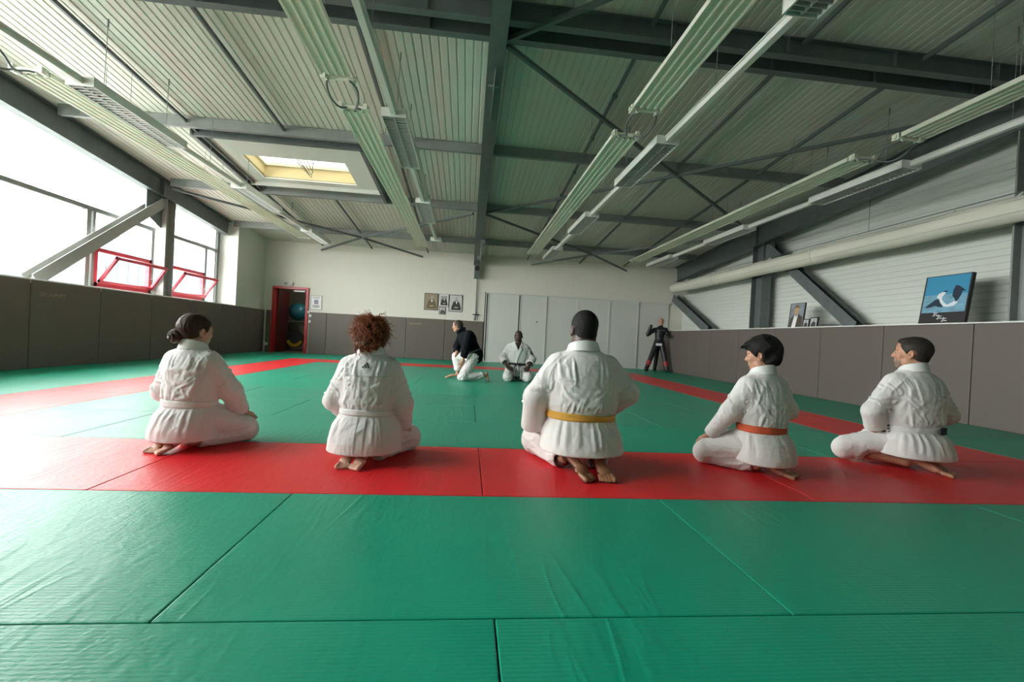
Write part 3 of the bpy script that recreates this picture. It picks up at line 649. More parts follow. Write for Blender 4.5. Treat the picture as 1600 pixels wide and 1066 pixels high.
def smallp(slabp,polyp,r,h,P):
    b=MB(); slabp(b,.12,.88,.1*h,.9*h,0,.001); b.build('print',mat('small_grey_print',(.5,.5,.5),.6),r)
    polyp([(.2,.1),(.8,.1),(.75,.45),(.5,.6),(.28,.45)],.002,mat('small_dark_figure',(.05,.05,.05),.6),'robe',r)
    polyp([(.5+.1*math.cos(a),.7+.1*math.sin(a)) for a in np.linspace(0,2*math.pi,12,endpoint=False)],.0026,mat('small_face',(.3,.28,.26),.6),'face',r)
leaning('framed_portrait',8.20,8.37,.175,.14,'small grey photo on the ledge, between the large portrait and the dark frame',smallp,xb=XR+.16,cat='photograph')
leaning('framed_portrait',7.98,8.19,.20,.14,'small black-framed photo on the ledge, nearest to the diagonal brace',smallp,xb=XR+.16,cat='photograph',fm=M['black'])
# ================================================================== duct
du=empty('air_duct',(6.84,4,2.79)); tag(du,'long pale fabric air duct running along the right wall','duct')
b=MB(); n=28; Yd=[-5.1]; y=-5.1
while y<14.35: y+=.21; Yd.append(min(y,14.4))
V=[];
for i,y in enumerate(Yd):
    rr=.162*(1+.012*math.sin(i*1.7)+.008*math.sin(i*4.1)); 
    if i==len(Yd)-1: rr*=.9
    for k in range(n):
        t=2*math.pi*k/n; w=1+.012*math.sin(3*t+i*.9); V.append((6.84+rr*w*math.cos(t),y,2.79+rr*w*math.sin(t)-(.006*math.sin(i*.6))))
Fc=[(i*n+k,i*n+(k+1)%n,(i+1)*n+(k+1)%n,(i+1)*n+k) for i in range(len(Yd)-1) for k in range(n)]+[tuple(range(n)),tuple((len(Yd)-1)*n+k for k in range(n-1,-1,-1))]
b.add(V,Fc); b.build('duct_tube',M['duct'],du,smooth=True)
b=MB(); t=math.radians(150); b.tube([(6.84+.163*math.cos(t),-5,2.79+.163*math.sin(t)),(6.84+.163*math.cos(t),14.4,2.79+.163*math.sin(t))],.004,5); b.build('seam',M['steel_light'],du)
b=MB(); t=math.radians(205); b.tube([(6.84+.163*math.cos(t),-5,2.79+.163*math.sin(t)),(6.84+.163*math.cos(t),14.4,2.79+.163*math.sin(t))],.003,5); b.build('seam',M['steel_light'],du)
b=MB()
for y in (-2.5,1.0,4.6,8.2,11.8): b.tube([(6.84,y-.02,2.79),(6.84,y+.02,2.79)],.171,28)
b.build('joint_band',M['duct'],du,smooth='auto')
b=MB(); b.tube([(6.88,-5,3.02),(6.88,14.5,3.02)],.007,6); b.build('rail',M['steel'],du)
y=14.3
while y>-4.5:
    b=MB(); b.tube([(6.88,y,3.01),(6.87,y,2.955)],.012,6); b.tube([(6.86,y,2.985),(6.85,y,2.94)],[.02,.042],8); b.build('hanger_clip',M['white'],du)
    y-=.78
for y in (12.0,7.1,2.2):
    b=MB(); b.tube([(6.88,y,3.02),(6.88,y,zr(y)-.1)],.004,5); b.build('hanger_wire',M['steel'],du)
# ================================================================== lights
ZT=3.35
rowY=[(-4.9,-3.3),(-1.5,.1),(1.85,3.12),(5.32,6.94),(8.70,10.28),(12.13,13.75)]
LX=[-4.37,-1.0,2.36,5.73]
rown=['row at the left windows','row left of the central beam','row right of the central beam','row at the right wall']
posn={3:'nearest to the camera',4:'second from the camera',5:'at the back wall',2:'at the top edge',1:'overhead behind the view',0:'farthest behind the view'}
def make_light(L_):
    r=empty('ceiling_light',(0,0,0)); tag(r,'x','ceiling light','louvred strip lights hung under the roof')
    W,Hh=.29,.105
    b=MB(); b.box(-W/2,-W/2+.012,0,L_,0,Hh); b.box(W/2-.012,W/2,0,L_,0,Hh); b.box(-W/2,W/2,0,.012,0,Hh); b.box(-W/2,W/2,L_-.012,L_,0,Hh); b.box(-W/2,W/2,0,L_,Hh-.01,Hh)
    b.build('housing',M['white'],r)
    b=MB(); b.box(-W/2+.012,W/2-.012,.012,L_-.012,Hh-.022,Hh-.011); b.build('reflector',M['reflector'],r)
    b=MB(); b.box(-.006,.006,.012,L_-.012,.006,.045)
    n=int(L_/.062)
    for i in range(1,n):
        y=i*L_/n
        for s in (-1,1):
            x0,x1=(-W/2+.014,-.006) if s<0 else (.006,W/2-.014)
            b.extrude([(-.005,.0),(.005,.0),(.012,.04),(-.012,.04)][::-1],(x0,y,.004),(x1,y,.004))
    b.build('louvre',M['louvre'],r)
    for y in (.35,L_-.2):
        b=MB(); b.tube([(-.03,y,Hh+.002),(-.012,y,1.0)],.0035,5); b.tube([(-.012,y,.9),(-.012,y,1.0)],.009,6); b.build('suspension_wire',M['steel_light'],r)
    for x in (-.07,.07):
        b=MB(); b.tube([(x,.05,.062),(x,L_-.05,.062)],.0125,10); b.build('tube',M['paper'],r,smooth='auto')
    return r
P16=make_light(1.6)
first=True
for ix,X in enumerate(LX):
    for iy,(y0,y1) in enumerate(rowY):
        if first: o=P16; first=False
        else: o=copy_tree(P16)
        o.location=(X,y0,ZT); o.scale=(1,(y1-y0)/1.6,1); wi=0
        for ch in o.children:
            if ch.name.startswith('suspension_wire'):
                yy_=y0+((.35,1.4)[wi])*(y1-y0)/1.6; ch.scale=(1,1,(zr(yy_)-.02-ZT)/1.0) if wi>=0 else ch.scale; wi+=1
        o['label']='white louvred strip light in the %s, %s'%(rown[ix],posn[iy]); 
tn=['at the left windows','left of the central beam','right of the central beam','at the right wall']
seg=['behind the camera','far behind the camera','overhead at the top edge','between the top edge light and the nearest light','between the nearest and second lights','between the second and farthest lights','past the farthest light']
for ix,X in enumerate(LX):
    yy=[Y_REAR+.1]+[v for p in rowY for v in p]+[13.9]
    for i in range(0,len(yy)-1,2):
        b=MB(); b.box(X-.03,X+.03,yy[i],yy[i+1],ZT+.025,ZT+.085); b.box(X-.045,X+.045,yy[i],yy[i+1],ZT+.08,ZT+.092)
        tr=b.build('light_trunking',M['white']); tag(tr,'white channel %s, %s'%(tn[ix],seg[i//2]),'trunking','channels between the lights')
        if yy[i+1]-yy[i]>1:
            ym=(yy[i]+yy[i+1])/2; b=MB(); b.tube([(X-.03,ym,ZT+.09),(X-.012,ym,zr(ym)-.12)],.0035,5); b.tube([(X-.012,ym,zr(ym)-.20),(X-.012,ym,zr(ym)-.02)],.009,6); b.build('suspension_wire',M['steel_light'],tr)
# ================================================================== radiant panels
ZH=3.478
HX=[-4.93,-1.50,1.87,5.17]
hn=['left windows','skylight','central beam on its right','right wall']
def heat_section(X,y0,y1,lab):
    r=empty('radiant_panel',(X,y0,ZH)); tag(r,lab,'radiant heater','ribbed radiant heating panels')
    W=.31; b=MB(); n=4; prof=[]
    pw=W/n
    for i in range(n):
        u=-W/2+i*pw
        prof+=[(u,-.010),(u+pw*.16,-.010),(u+pw*.22,.012),(u+pw*.84,.012),(u+pw*.90,-.010)]
    prof.append((W/2,-.010))
    V=[(X+u,y,ZH+d) for (u,d) in prof for y in (y0,y1)]
    b.add(V,[(2*i,2*i+1,2*i+3,2*i+2) for i in range(len(prof)-1)])
    b.box(X-W/2-.012,X-W/2,y0,y1,ZH-.012,ZH+.035); b.box(X+W/2,X+W/2+.012,y0,y1,ZH-.012,ZH+.035); b.box(X-W/2,X+W/2,y0,y1,ZH+.034,ZH+.046)
    b.build('panel',M['cream'],r)
    for s in range(n):
        b=MB(); x=X-W/2+pw*(s+.57); b.tube([(x,y0-.05,ZH+.030),(x,y1+.05,ZH+.030)],.011,8); b.build('water_pipe',M['cream'],r,smooth='auto')
    for y in [q for q in (-3,.5,3.9,6.6,8.9,11.2,13.2) if y0<q<y1]:
        for dx in (-.16,.16): b=MB(); b.tube([(X+dx,y,ZH+.03),(X+dx,y,zr(y)-.01)],.003,5); b.build('suspension_wire',M['steel_light'],r)
    for y in (y0-.07,y1+.07):
        b=MB(); b.tube([(X-W/2-.03,y,ZH+.01),(X+W/2+.03,y,ZH+.01)],.027,10); 
        for x in (X-W/2,X+W/2-.02): b.box(x-.015,x+.03,y-.045,y+.045,ZH-.025,ZH+.05)
        b.build('header_pipe',M['cream'],r,smooth='auto')
        for x in (X-.11,X+.11): b=MB(); b.tube([(x,y-.02,ZH-.02),(x,y-.05,ZH-.045)],.012,6); b.build('valve',M['white'],r)
    return r
for i,X in enumerate(HX):
    ff={0:-.1,1:0,2:0,3:0}[i]
    heat_section(X,-4.9,4.80+ff,'near cream ribbed radiant panel by the %s'%hn[i])
    heat_section(X,5.55+ff,13.55,'far cream ribbed radiant panel reaching the back wall by the %s'%hn[i])
    for j,x in enumerate((X-.10,X+.12)):
        b=MB(); pts=[]
        for k in range(13):
            t=k/12; pts.append((x+.05*math.sin(t*math.pi*2)*(1 if j else -1),4.83+ff+t*.68,ZH-.03-.07*math.sin(t*math.pi)+(.03*math.sin(t*9))))
        b.tube(pts,.011,8); tag(b.build('flexible_hose',M['steel'],smooth='auto'),'%s grey hose linking the two radiant panels beside the %s'%(('left','right')[j],hn[i]),'hose','hoses between the radiant panels')
# ================================================================== sculpting kit: smooth distance fields -> one continuous surface
def _hash(ix,iy,iz):
    h=(ix*374761393+iy*668265263+iz*2147483647+1274126177)&0xffffffff
    h=((h^(h>>13))*1274126177)&0xffffffff
    return ((h^(h>>16))&0xffff)/65535.0
def vnoise(P):
    P=np.asarray(P,dtype=np.float64); I=np.floor(P).astype(np.int64); f=P-I; f=f*f*(3-2*f); r=0
    for dx in (0,1):
        for dy in (0,1):
            for dz in (0,1):
                w=(f[...,0] if dx else 1-f[...,0])*(f[...,1] if dy else 1-f[...,1])*(f[...,2] if dz else 1-f[...,2])
                r=r+w*_hash(I[...,0]+dx,I[...,1]+dy,I[...,2]+dz)
    return r
def rotm(yaw=0,pitch=0,roll=0):
    """columns = local x,y,z axes; yaw>0 turns to the left (counter-clockwise), pitch>0 looks up"""
    cy,sy=math.cos(yaw),math.sin(yaw); cp,sp=math.cos(pitch),math.sin(pitch); cr,sr=math.cos(roll),math.sin(roll)
    Rz=np.array([[cy,-sy,0],[sy,cy,0],[0,0,1]]); Rx=np.array([[1,0,0],[0,cp,-sp],[0,sp,cp]]); Ry=np.array([[cr,0,sr],[0,1,0],[-sr,0,cr]])
    return Rz@Rx@Ry
class Vol:
    def __init__(s,lo,hi,h=.006):
        s.lo=np.array(lo,float); s.h=h; s.n=np.ceil((np.array(hi)-s.lo)/h).astype(int)+1
        s.D=np.full(s.n,.2,np.float32); s.ax=[(s.lo[i]+np.arange(s.n[i])*h).astype(np.float32) for i in range(3)]
    def win(s,lo,hi,pad):
        sl=[]
        for i in range(3):
            a=int(max(0,math.floor((lo[i]-pad-s.lo[i])/s.h))); b=int(min(s.n[i],math.ceil((hi[i]+pad-s.lo[i])/s.h)+1)); 
            if b<=a: return None,None
            sl.append(slice(a,b))
        X=s.ax[0][sl[0]][:,None,None]; Y=s.ax[1][sl[1]][None,:,None]; Z=s.ax[2][sl[2]][None,None,:]
        return tuple(sl),(X,Y,Z)
    def put(s,fn,lo,hi,k=.01,mode='u'):
        sl,C=s.win(lo,hi,max(k,.012)+.02)
        if sl is None: return
        d=fn(*C); o=s.D[sl]
        if mode=='u':
            t=np.clip(.5+.5*(o-d)/k,0,1); s.D[sl]=o*(1-t)+d*t-k*t*(1-t)
        elif mode=='s':
            t=np.clip(.5-.5*(o+d)/k,0,1); s.D[sl]=o*(1-t)+(-d)*t+k*t*(1-t)
    def capsule(s,a,b,ra,rb,k=.01,mode='u',cut=None):
        a=np.array(a,float); b=np.array(b,float); ab=b-a; L2=float(ab@ab)+1e-12; rm=max(ra,rb)
        def fn(X,Y,Z):
            px,py,pz=X-a[0],Y-a[1],Z-a[2]; h=np.clip((px*ab[0]+py*ab[1]+pz*ab[2])/L2,0,1)
            d=np.sqrt((px-ab[0]*h)**2+(py-ab[1]*h)**2+(pz-ab[2]*h)**2)-(ra+(rb-ra)*h)
            if cut: # flat end at b
                u=ab/math.sqrt(L2); d=np.maximum(d,(X-b[0])*u[0]+(Y-b[1])*u[1]+(Z-b[2])*u[2]-cut)
            return d
        s.put(fn,np.minimum(a,b)-rm,np.maximum(a,b)+rm,k,mode)
    def ell(s,c,r,R=None,k=.01,mode='u'):
        c=np.array(c,float); r=np.array(r,float); rm=r.max()
        def fn(X,Y,Z):
            x,y,z=X-c[0],Y-c[1],Z-c[2]
            if R is not None:
                x,y,z=(R[0,0]*x+R[1,0]*y+R[2,0]*z, R[0,1]*x+R[1,1]*y+R[2,1]*z, R[0,2]*x+R[1,2]*y+R[2,2]*z)
            k0=np.sqrt((x/r[0])**2+(y/r[1])**2+(z/r[2])**2); k1=np.sqrt((x/r[0]**2)**2+(y/r[1]**2)**2+(z/r[2]**2)**2)+1e-9
            return k0*(k0-1)/k1
        s.put(fn,c-rm,c+rm,k,mode)
    def box(s,c,hf,r=.005,R=None,k=.01,mode='u'):
        c=np.array(c,float); hf=np.array(hf,float); rm=np.linalg.norm(hf)+r
        def fn(X,Y,Z):
            x,y,z=X-c[0],Y-c[1],Z-c[2]
            if R is not None:
                x,y,z=(R[0,0]*x+R[1,0]*y+R[2,0]*z, R[0,1]*x+R[1,1]*y+R[2,1]*z, R[0,2]*x+R[1,2]*y+R[2,2]*z)
            qx,qy,qz=abs(x)-hf[0],abs(y)-hf[1],abs(z)-hf[2]
            return np.sqrt(np.maximum(qx,0)**2+np.maximum(qy,0)**2+np.maximum(qz,0)**2)+np.minimum(np.maximum(qx,np.maximum(qy,qz)),0)-r
        s.put(fn,c-rm,c+rm,k,mode)
    def loft(s,secs,k=.02,mode='u',off=0,z0=None,z1=None,p=2.3,shell=None):
        """secs: (z, cx, cy, a, b) elliptical sections stacked along z"""
        A=np.array(secs,float); z0=A[0,0] if z0 is None else z0; z1=A[-1,0] if z1 is None else z1
        am=A[:,3].max()+abs(off); bm_=A[:,4].max()+abs(off)
        def cub(Z,i):
            return np.interp(Z,A[:,0],A[:,i]).astype(np.float32)
        def fn(X,Y,Z):
            cx,cy,a,b=[cub(Z,i) for i in (1,2,3,4)]; a=a+off; b=b+off
            x=abs((X-cx)/a); y=abs((Y-cy)/b); rho=(x**p+y**p)**(1/p)
            d=(rho-1)*np.minimum(a,b)
            if shell: d=np.abs(d)-shell
            return np.maximum(d,np.maximum(z0-Z,Z-z1))
        s.put(fn,(A[:,1].min()-am,A[:,2].min()-bm_,z0),(A[:,1].max()+am,A[:,2].max()+bm_,z1),k,mode)
    def plane_cut(s,pt,nrm):
        """remove everything on the nrm side"""
        X=s.ax[0][:,None,None]; Y=s.ax[1][None,:,None]; Z=s.ax[2][None,None,:]
        s.D=np.maximum(s.D,(X-pt[0])*nrm[0]+(Y-pt[1])*nrm[1]+(Z-pt[2])*nrm[2])
    def blur(s,n=1):
        for _ in range(n):
            for ax in range(3):
                D=s.D; s.D=(np.roll(D,1,ax)+2*D+np.roll(D,-1,ax))*np.float32(.25)
    def mesh(s,folds=None):
        D=s.D; D[0]=D[-1]=.2; D[:,0]=D[:,-1]=.2; D[:,:,0]=D[:,:,-1]=.2
        S=D<0; nx,ny,nz=[n-1 for n in D.shape]
        cnt=np.zeros((nx,ny,nz),np.int8)
        for dx in (0,1):
            for dy in (0,1):
                for dz in (0,1): cnt+=S[dx:dx+nx,dy:dy+ny,dz:dz+nz]
        act=(cnt>0)&(cnt<8); idx=np.argwhere(act); num=np.full((nx,ny,nz),-1,np.int64); num[act]=np.arange(len(idx))
        i,j,k=idx.T; c={}
        for dx in (0,1):
            for dy in (0,1):
                for dz in (0,1): c[dx,dy,dz]=D[i+dx,j+dy,k+dz].astype(np.float64)
        acc=np.zeros((len(idx),3)); w=np.zeros(len(idx))
        cs=[(a,b,cc) for a in (0,1) for b in (0,1) for cc in (0,1)]
        for p in cs:
            for ax in range(3):
                if p[ax]==0:
                    q=list(p); q[ax]=1; q=tuple(q); a,b=c[p],c[q]; m=(a<0)!=(b<0)
                    t=np.where(m,a/np.where(m,a-b,1),0); pt=np.tile(np.array(p,float),(len(idx),1)); pt[:,ax]=t
                    acc+=pt*m[:,None]; w+=m
        V=(idx+acc/w[:,None])*s.h+s.lo
        Fs=[]
        for ax in range(3):
            a=S; sl0=[slice(1,-1)]*3; sl1=[slice(1,-1)]*3; sl0[ax]=slice(0,-1); sl1[ax]=slice(1,None)
            A=S[tuple(sl0)]; B=S[tuple(sl1)]; e=np.argwhere(A!=B); 
            if len(e)==0: continue
            off=np.array([1,1,1]); off[ax]=0; g=e+off; inside=A[tuple(e.T)]
            o1,o2=[(1,2),(2,0),(0,1)][ax]
            def cell(d1,d2):
                q=g.copy(); q[:,o1]-=d1; q[:,o2]-=d2; return num[tuple(q.T)]
            quad=np.stack([cell(1,1),cell(0,1),cell(0,0),cell(1,0)],1)
            quad[~inside]=quad[~inside][:,::-1]; Fs.append(quad)
        F=np.concatenate(Fs); F=F[(F>=0).all(1)]
        # normals from the field
        G=[]
        ii=np.clip(np.round((V-s.lo)/s.h).astype(int),1,np.array(D.shape)-2)
        for ax in range(3):
            u=ii.copy(); u[:,ax]+=1; l=ii.copy(); l[:,ax]-=1; G.append(D[tuple(u.T)]-D[tuple(l.T)])
        Nn=np.stack(G,1).astype(float); Nn/=np.linalg.norm(Nn,axis=1,keepdims=True)+1e-9
        if folds: V=V+Nn*folds(V,Nn)[:,None]
        return V,F
def np_object(name,V,F,mat_,parent=None,smooth=True,matidx=None):
    me=bpy.data.meshes.new(name); me.vertices.add(len(V)); me.vertices.foreach_set('co',np.asarray(V,np.float32).ravel())
    me.loops.add(F.size); me.loops.foreach_set('vertex_index',F.ravel().astype(np.int32)); me.polygons.add(len(F))
    me.polygons.foreach_set('loop_start',np.arange(0,F.size,F.shape[1],dtype=np.int32)); me.polygons.foreach_set('loop_total',np.full(len(F),F.shape[1],np.int32))
    for m in (mat_ if isinstance(mat_,(list,tuple)) else [mat_]): me.materials.append(m)
    if matidx is not None: me.polygons.foreach_set('material_index',matidx.astype(np.int32))
    me.polygons.foreach_set('use_smooth',[smooth]*len(F)); me.update(calc_edges=True); me.validate()
    o=bpy.data.objects.new(name,me); col.objects.link(o)
    if parent: o.parent=parent
    return o
def crease_sum(P,creases):
    """long soft pleats: (points, width, height) along curved lines, tapering at both ends"""
    from mathutils.kdtree import KDTree
    kd=KDTree(len(P)); 
    for i,q in enumerate(P): kd.insert(q,i)
    kd.balance(); up=np.zeros(len(P)); dn=np.zeros(len(P))
    for pts,w_,h_ in creases:
        c=np.array([P[kd.find(q)[1]] for q in spline(pts,10)]); c[1:-1]=(c[:-2]+2*c[1:-1]+c[2:])/4; c=np.array([P[kd.find(q)[1]] for q in c])
        lo=c.min(0)-w_*3; hi=c.max(0)+w_*3; m=np.where(((P>lo)&(P<hi)).all(1))[0]
        if len(m)==0: continue
        Q=P[m]; best=np.full(len(m),9.0); tt=np.zeros(len(m)); n=len(c)-1
        for i in range(n):
            a,b=c[i],c[i+1]; ab=b-a; L=ab@ab+1e-9; t=np.clip(((Q-a)@ab)/L,0,1); e=Q-a-t[:,None]*ab; r=np.sqrt((e*e).sum(1)); k=r<best; best[k]=r[k]; tt[k]=(i+t[k])/n
        tap=np.sin(np.pi*np.clip(tt*.94+.03,0,1))**.7; ww=w_*(.55+.7*tt); h=abs(h_)*tap
        if h_>0: up[m]=np.maximum(up[m],h*np.exp(-(best/ww)**2)); dn[m]=np.maximum(dn[m],.5*h*np.exp(-((best-ww*1.9)/(ww*.9))**2))
        else: dn[m]=np.maximum(dn[m],h*np.exp(-(best/(ww*.8))**2))
    return up-dn
def gi_creases(SH,EL,WR,w,dp,bz,zz,seed,front=False):
    r=np.random.default_rng(int(seed*10)); C=[]; U=r.uniform
    by=-.145*dp
    for i in (0,1):
        sx=(-1,1)[i]; arm=np.array([sx*.165*w,by*.55,zz(.585)])
        for k in range(7):   # fans from the armhole across the back
            e=np.array([sx*U(-.03,.12)*w,by,zz(U(.38,.60))]); m=(arm+e)/2+np.array([0,-.02,U(-.03,.01)]); C.append(([arm+r.normal(0,.012,3),m,e],U(.007,.014),U(.004,.009)*(1 if U(0,1)<.75 else -.8)))
        for k in range(5):   # from the top of the shoulder down
            x=sx*U(.05,.16)*w; C.append(([(x,by*.55,zz(.70)),(x*U(.9,1.15),by*.95,zz(.62)),(x*U(.6,1.1),by,zz(U(.42,.52)))],U(.008,.015),U(.004,.008)))
        a,e,h=SH[i],EL[i],WR[i]; ud=e-a; fd=h-e; nu=np.cross(ud,(0,1,0)); nu/=np.linalg.norm(nu)+1e-9; nf=np.cross(fd,nu); nf/=np.linalg.norm(nf)+1e-9; nb=np.cross(ud,nu); nb/=np.linalg.norm(nb)+1e-9
        def around(o,ax,r0,t0,t1,sl):
            ax=ax/np.linalg.norm(ax); p=np.cross(ax,(.3,1,.2)); p/=np.linalg.norm(p); q=np.cross(ax,p); return [o+p*math.cos(t)*r0+q*math.sin(t)*r0+ax*sl*(t-t0) for t in np.linspace(t0,t1,4)]
        for k in range(9):   # oblique wraps on the upper sleeve and bunching at the elbow
            f=U(.25,1.0); t0=U(0,6.28); C.append((around(a+ud*f,ud,.070,t0,t0+U(1.0,2.2),U(-.05,.05)),U(.006,.012),U(.004,.009)*(1 if U(0,1)<.7 else -.9)))
        for k in range(10):
            f=U(.05,.85); t0=U(0,6.28); C.append((around(e+fd*f,fd,.064,t0,t0+U(.8,1.8),U(-.06,.06)),U(.006,.011),U(.003,.008)*(1 if U(0,1)<.7 else -.9)))
    for k in range(11):      # blousing over the belt
        x=U(-.15,.15)*w; C.append(([(x,by,bz+.015),(x+U(-.02,.02),by*1.05,bz+.05),(x+U(-.06,.06),by*1.03,bz+U(.08,.16))],U(.006,.011),U(.004,.009)))
    for k in range(3): 
        z=bz+U(.03,.09); x=U(-.08,.08); C.append(([(x-.10,by,z+U(-.01,.02)),(x,by*1.06,z-.012),(x+.10,by,z+U(-.01,.02))],U(.008,.013),U(.004,.008)))
    for k in range(9):      # pleats falling from the belt
        t=U(-1.45,1.45); x=math.sin(t); y=-math.cos(t); C.append(([(x*.185*w,y*.145*dp-.01,bz-.02),(x*.205*w,y*.17*dp-.03,.22),(x*.225*w+U(-.02,.02),y*.185*dp-.05,U(.09,.15))],U(.011,.022),U(.003,.007)*(1 if U(0,1)<.6 else -.9)))
    return C
def fold_field(fields,seed=0,fine=.0012,pinch=None,creases=None,amp_c=1.0):
    """fields: (centre, radius, direction of the fold lines, spacing, depth)"""
    def fn(P,Nn):
        d=np.zeros(len(P)); 
        W=np.stack([vnoise(P*6+seed+i*17)-.5 for i in range(3)],1)*.07
        for i,(c,rad,dr,wl,amp) in enumerate(fields):
            c=np.array(c,float); dr=np.array(dr,float); dr/=np.linalg.norm(dr)
            q=P+W-c; al=q@dr; perp=q-al[:,None]*dr
            C=perp/wl+dr*(al/(wl*7.5))[:,None]+seed*3.1+i*11.3
            n=vnoise(C); r=(1-abs(2*n-1))**2.2+.38*(1-abs(2*vnoise(C*2.3+7)-1))**2
            m=np.exp(-((P-c)**2).sum(1)/(rad*rad))
            d+=m*amp*1.8*(r-.42)
        if creases: d=d*.30+amp_c*crease_sum(P,creases)
        if pinch is not None: d*=1-np.exp(-((P[:,2]-pinch)/.028)**2)
        d+=fine*(vnoise(P*55+seed)-.5)*2
        return d
    return fn
# ------------------------------------------------------------------ anatomy
def head(v,C,R,s=1.0,ears=1,fem=0,beard=0):
    C=np.array(C,float); T=lambda x,y,z:C+R@(np.array([x,y,z])*s)
    def E(c,r,k=.012,mode='u',RR=None): v.ell(T(*c),np.array(r)*s,R if RR is None else R@RR,k*s,mode)
    E((0,-.018,.030),(.074,.093,.083)); E((0,.022,-.032),(.060-.004*fem,.066,.076),.02)
    E((0,.056,-.092),(.028-.004*fem,.024,.022),.02)
    for sx in (-1,1):
        E((sx*.034,.052,-.022),(.030,.028,.026),.015); E((sx*.045,.010,-.070),(.02,.03,.025),.02)
    E((0,.074,.020),(.050,.016,.013),.012)
    for sx in (-1,1): E((sx*.031,.099,.000),(.017,.018,.012),.008,'s')
    for sx in (-1,1): E((sx*.031,.072,.000),(.0135,.0135,.0135),.004)
    E((0,.028,.045),(.056,.056,.050),.02)
    v.capsule(T(0,.085,.008),T(0,.100,-.026),.0075*s,.0115*s,.008)
    for sx in (-1,1): E((sx*.010,.090,-.031),(.008,.009,.007),.006)
    E((0,.080,-.057),(.023,.012,.0055),.008); E((0,.079,-.067),(.020,.011,.0065),.007); E((0,.088,-.0618),(.024,.008,.0012),.002,'s')
    if ears:
        for sx in (-1,1):
            RR=rotm(sx*-.45,0,sx*.12)
            E((sx*.078,-.012,-.008),(.0085,.019,.031),.006,RR=RR); E((sx*.086,-.008,-.004),(.007,.011,.020),.004,'s',RR)
            E((sx*.076,-.006,-.034),(.007,.009,.010),.005)
    return T
def hand(v,W,dirf,palmn,s=1.0,side=1,curl=.5,spread=.12,k=.006):
    """W wrist, dirf finger direction, palmn normal of the back of the hand, side=+1 thumb towards +cross"""
    W=np.array(W,float); f=np.array(dirf,float); f/=np.linalg.norm(f); n=np.array(palmn,float); n-=f*(n@f); n/=np.linalg.norm(n); t=np.cross(f,n)*side
    R=np.stack([t,f,n],1)
    v.box(W+f*.045*s,(.030*s,.038*s,.008*s),.008*s,R,.01); v.capsule(W-f*.02*s,W+f*.015*s,.024*s,.026*s,.015)
    for i,(u,L,r) in enumerate(((.028,.070,.0088),(.0095,.079,.0092),(-.0095,.073,.0088),(-.028,.058,.0080))):
        p=W+f*.086*s+t*u*s; d=f+t*(u*spread*12)*.3; d/=np.linalg.norm(d); a=curl*.35
        for j,fr in enumerate((.45,.31,.24)):
            dd=d*math.cos(a)-n*math.sin(a); q=p+dd*L*fr*s; v.capsule(p,q,r*s*(1-.07*j),r*s*(.93-.07*j),k*.6); p=q; a+=curl*.55
    p=W+f*.020*s+t*.030*s; d=f*.62+t*.72-n*.22; d/=np.linalg.norm(d); q=p+d*.042*s; v.capsule(p,q,.0135*s,.0105*s,k); d2=f*.85+t*.35-n*.3; d2/=np.linalg.norm(d2); v.capsule(q,q+d2*.032*s,.0105*s,.0085*s,k*.6)
def foot(v,H,B,side,s=1.0,k=.008,up=(0,0,1),curl=0.0,dip=None):
    """heel point H, ball of the foot B (sole side up/back), side=+1: big toe towards -x for the right foot"""
    H=np.array(H,float); B=np.array(B,float); f=B-H; L=np.linalg.norm(f); f/=L; n=np.array(up,float); n-=f*(n@f); n/=np.linalg.norm(n); t=np.cross(f,n)*side
    R=np.stack([t,f,n],1)
    v.ell(H+f*.012*s-n*.006*s,(.031*s,.036*s,.031*s),R,.012)
    v.capsule(H+f*.03*s-n*.02*s,B-f*.03*s-n*.012*s+t*-.006*s,.027*s,.026*s,.015)
    v.ell(B-f*.018*s-n*.004*s,(.045*s,.032*s,.021*s),R,.014); v.ell(B-f*.07*s-n*.016*s-t*.012*s,(.028*s,.06*s,.022*s),R,.014)
    for i,(u,l,r) in enumerate(((.029,.052,.0150),(.0075,.050,.0112),(-.0105,.046,.0104),(-.027,.040,.0098),(-.041,.032,.0092))):
        fh=np.array([f[0],f[1],0]) if dip is None else f-n*dip; fh/=np.linalg.norm(fh); p=B+f*.012*s+t*u*s-n*.004*s; q=p+fh*l*s*.95
        if dip is None: q[2]=r*s*1.02
        v.capsule(p,q,r*s*.85,r*s*1.05,.0025)
def smooth_skin(n): pass
M['gi']=mat('white_cotton_gi',(.655,.64,.635),.85,0,.2,bump=((420,420,420),.25,.0012,2),vary=((3,3,3),.03),Sheen_Weight=.15)
M['gi2']=mat('bleached_white_gi',(.70,.685,.67),.85,0,.2,bump=((420,420,420),.25,.0012,2),Sheen_Weight=.15)
M['gi_trim']=mat('white_collar_cloth',(.68,.69,.68),.8,bump=((90,90,600),.3,.002,1))
def skin(name,c,r=.5): return mat(name,c,r,0,.4,bump=((160,160,160),.15,.001,2),vary=((9,9,9),.08),Subsurface_Weight=.06,Subsurface_Radius=(.01,.004,.002))
M['skin_fair']=skin('fair_skin',(.56,.33,.24)); M['skin_tan']=skin('tanned_skin',(.46,.24,.155)); M['skin_dark']=skin('dark_skin',(.060,.031,.022),.42); M['sole']=skin('dark_skin_sole',(.30,.15,.08),.55)
M['eye_white']=mat('eye_white',(.17,.16,.15),.4); M['iris']=mat('dark_iris',(.02,.012,.01),.15)
M['lip']=mat('lip',(.30,.10,.09),.5)
def hair_mat(name,c,rough=.38): return mat(name,c,rough,0,.28,bump=((260,260,40),.5,.003,3),vary=((80,80,12),.35))
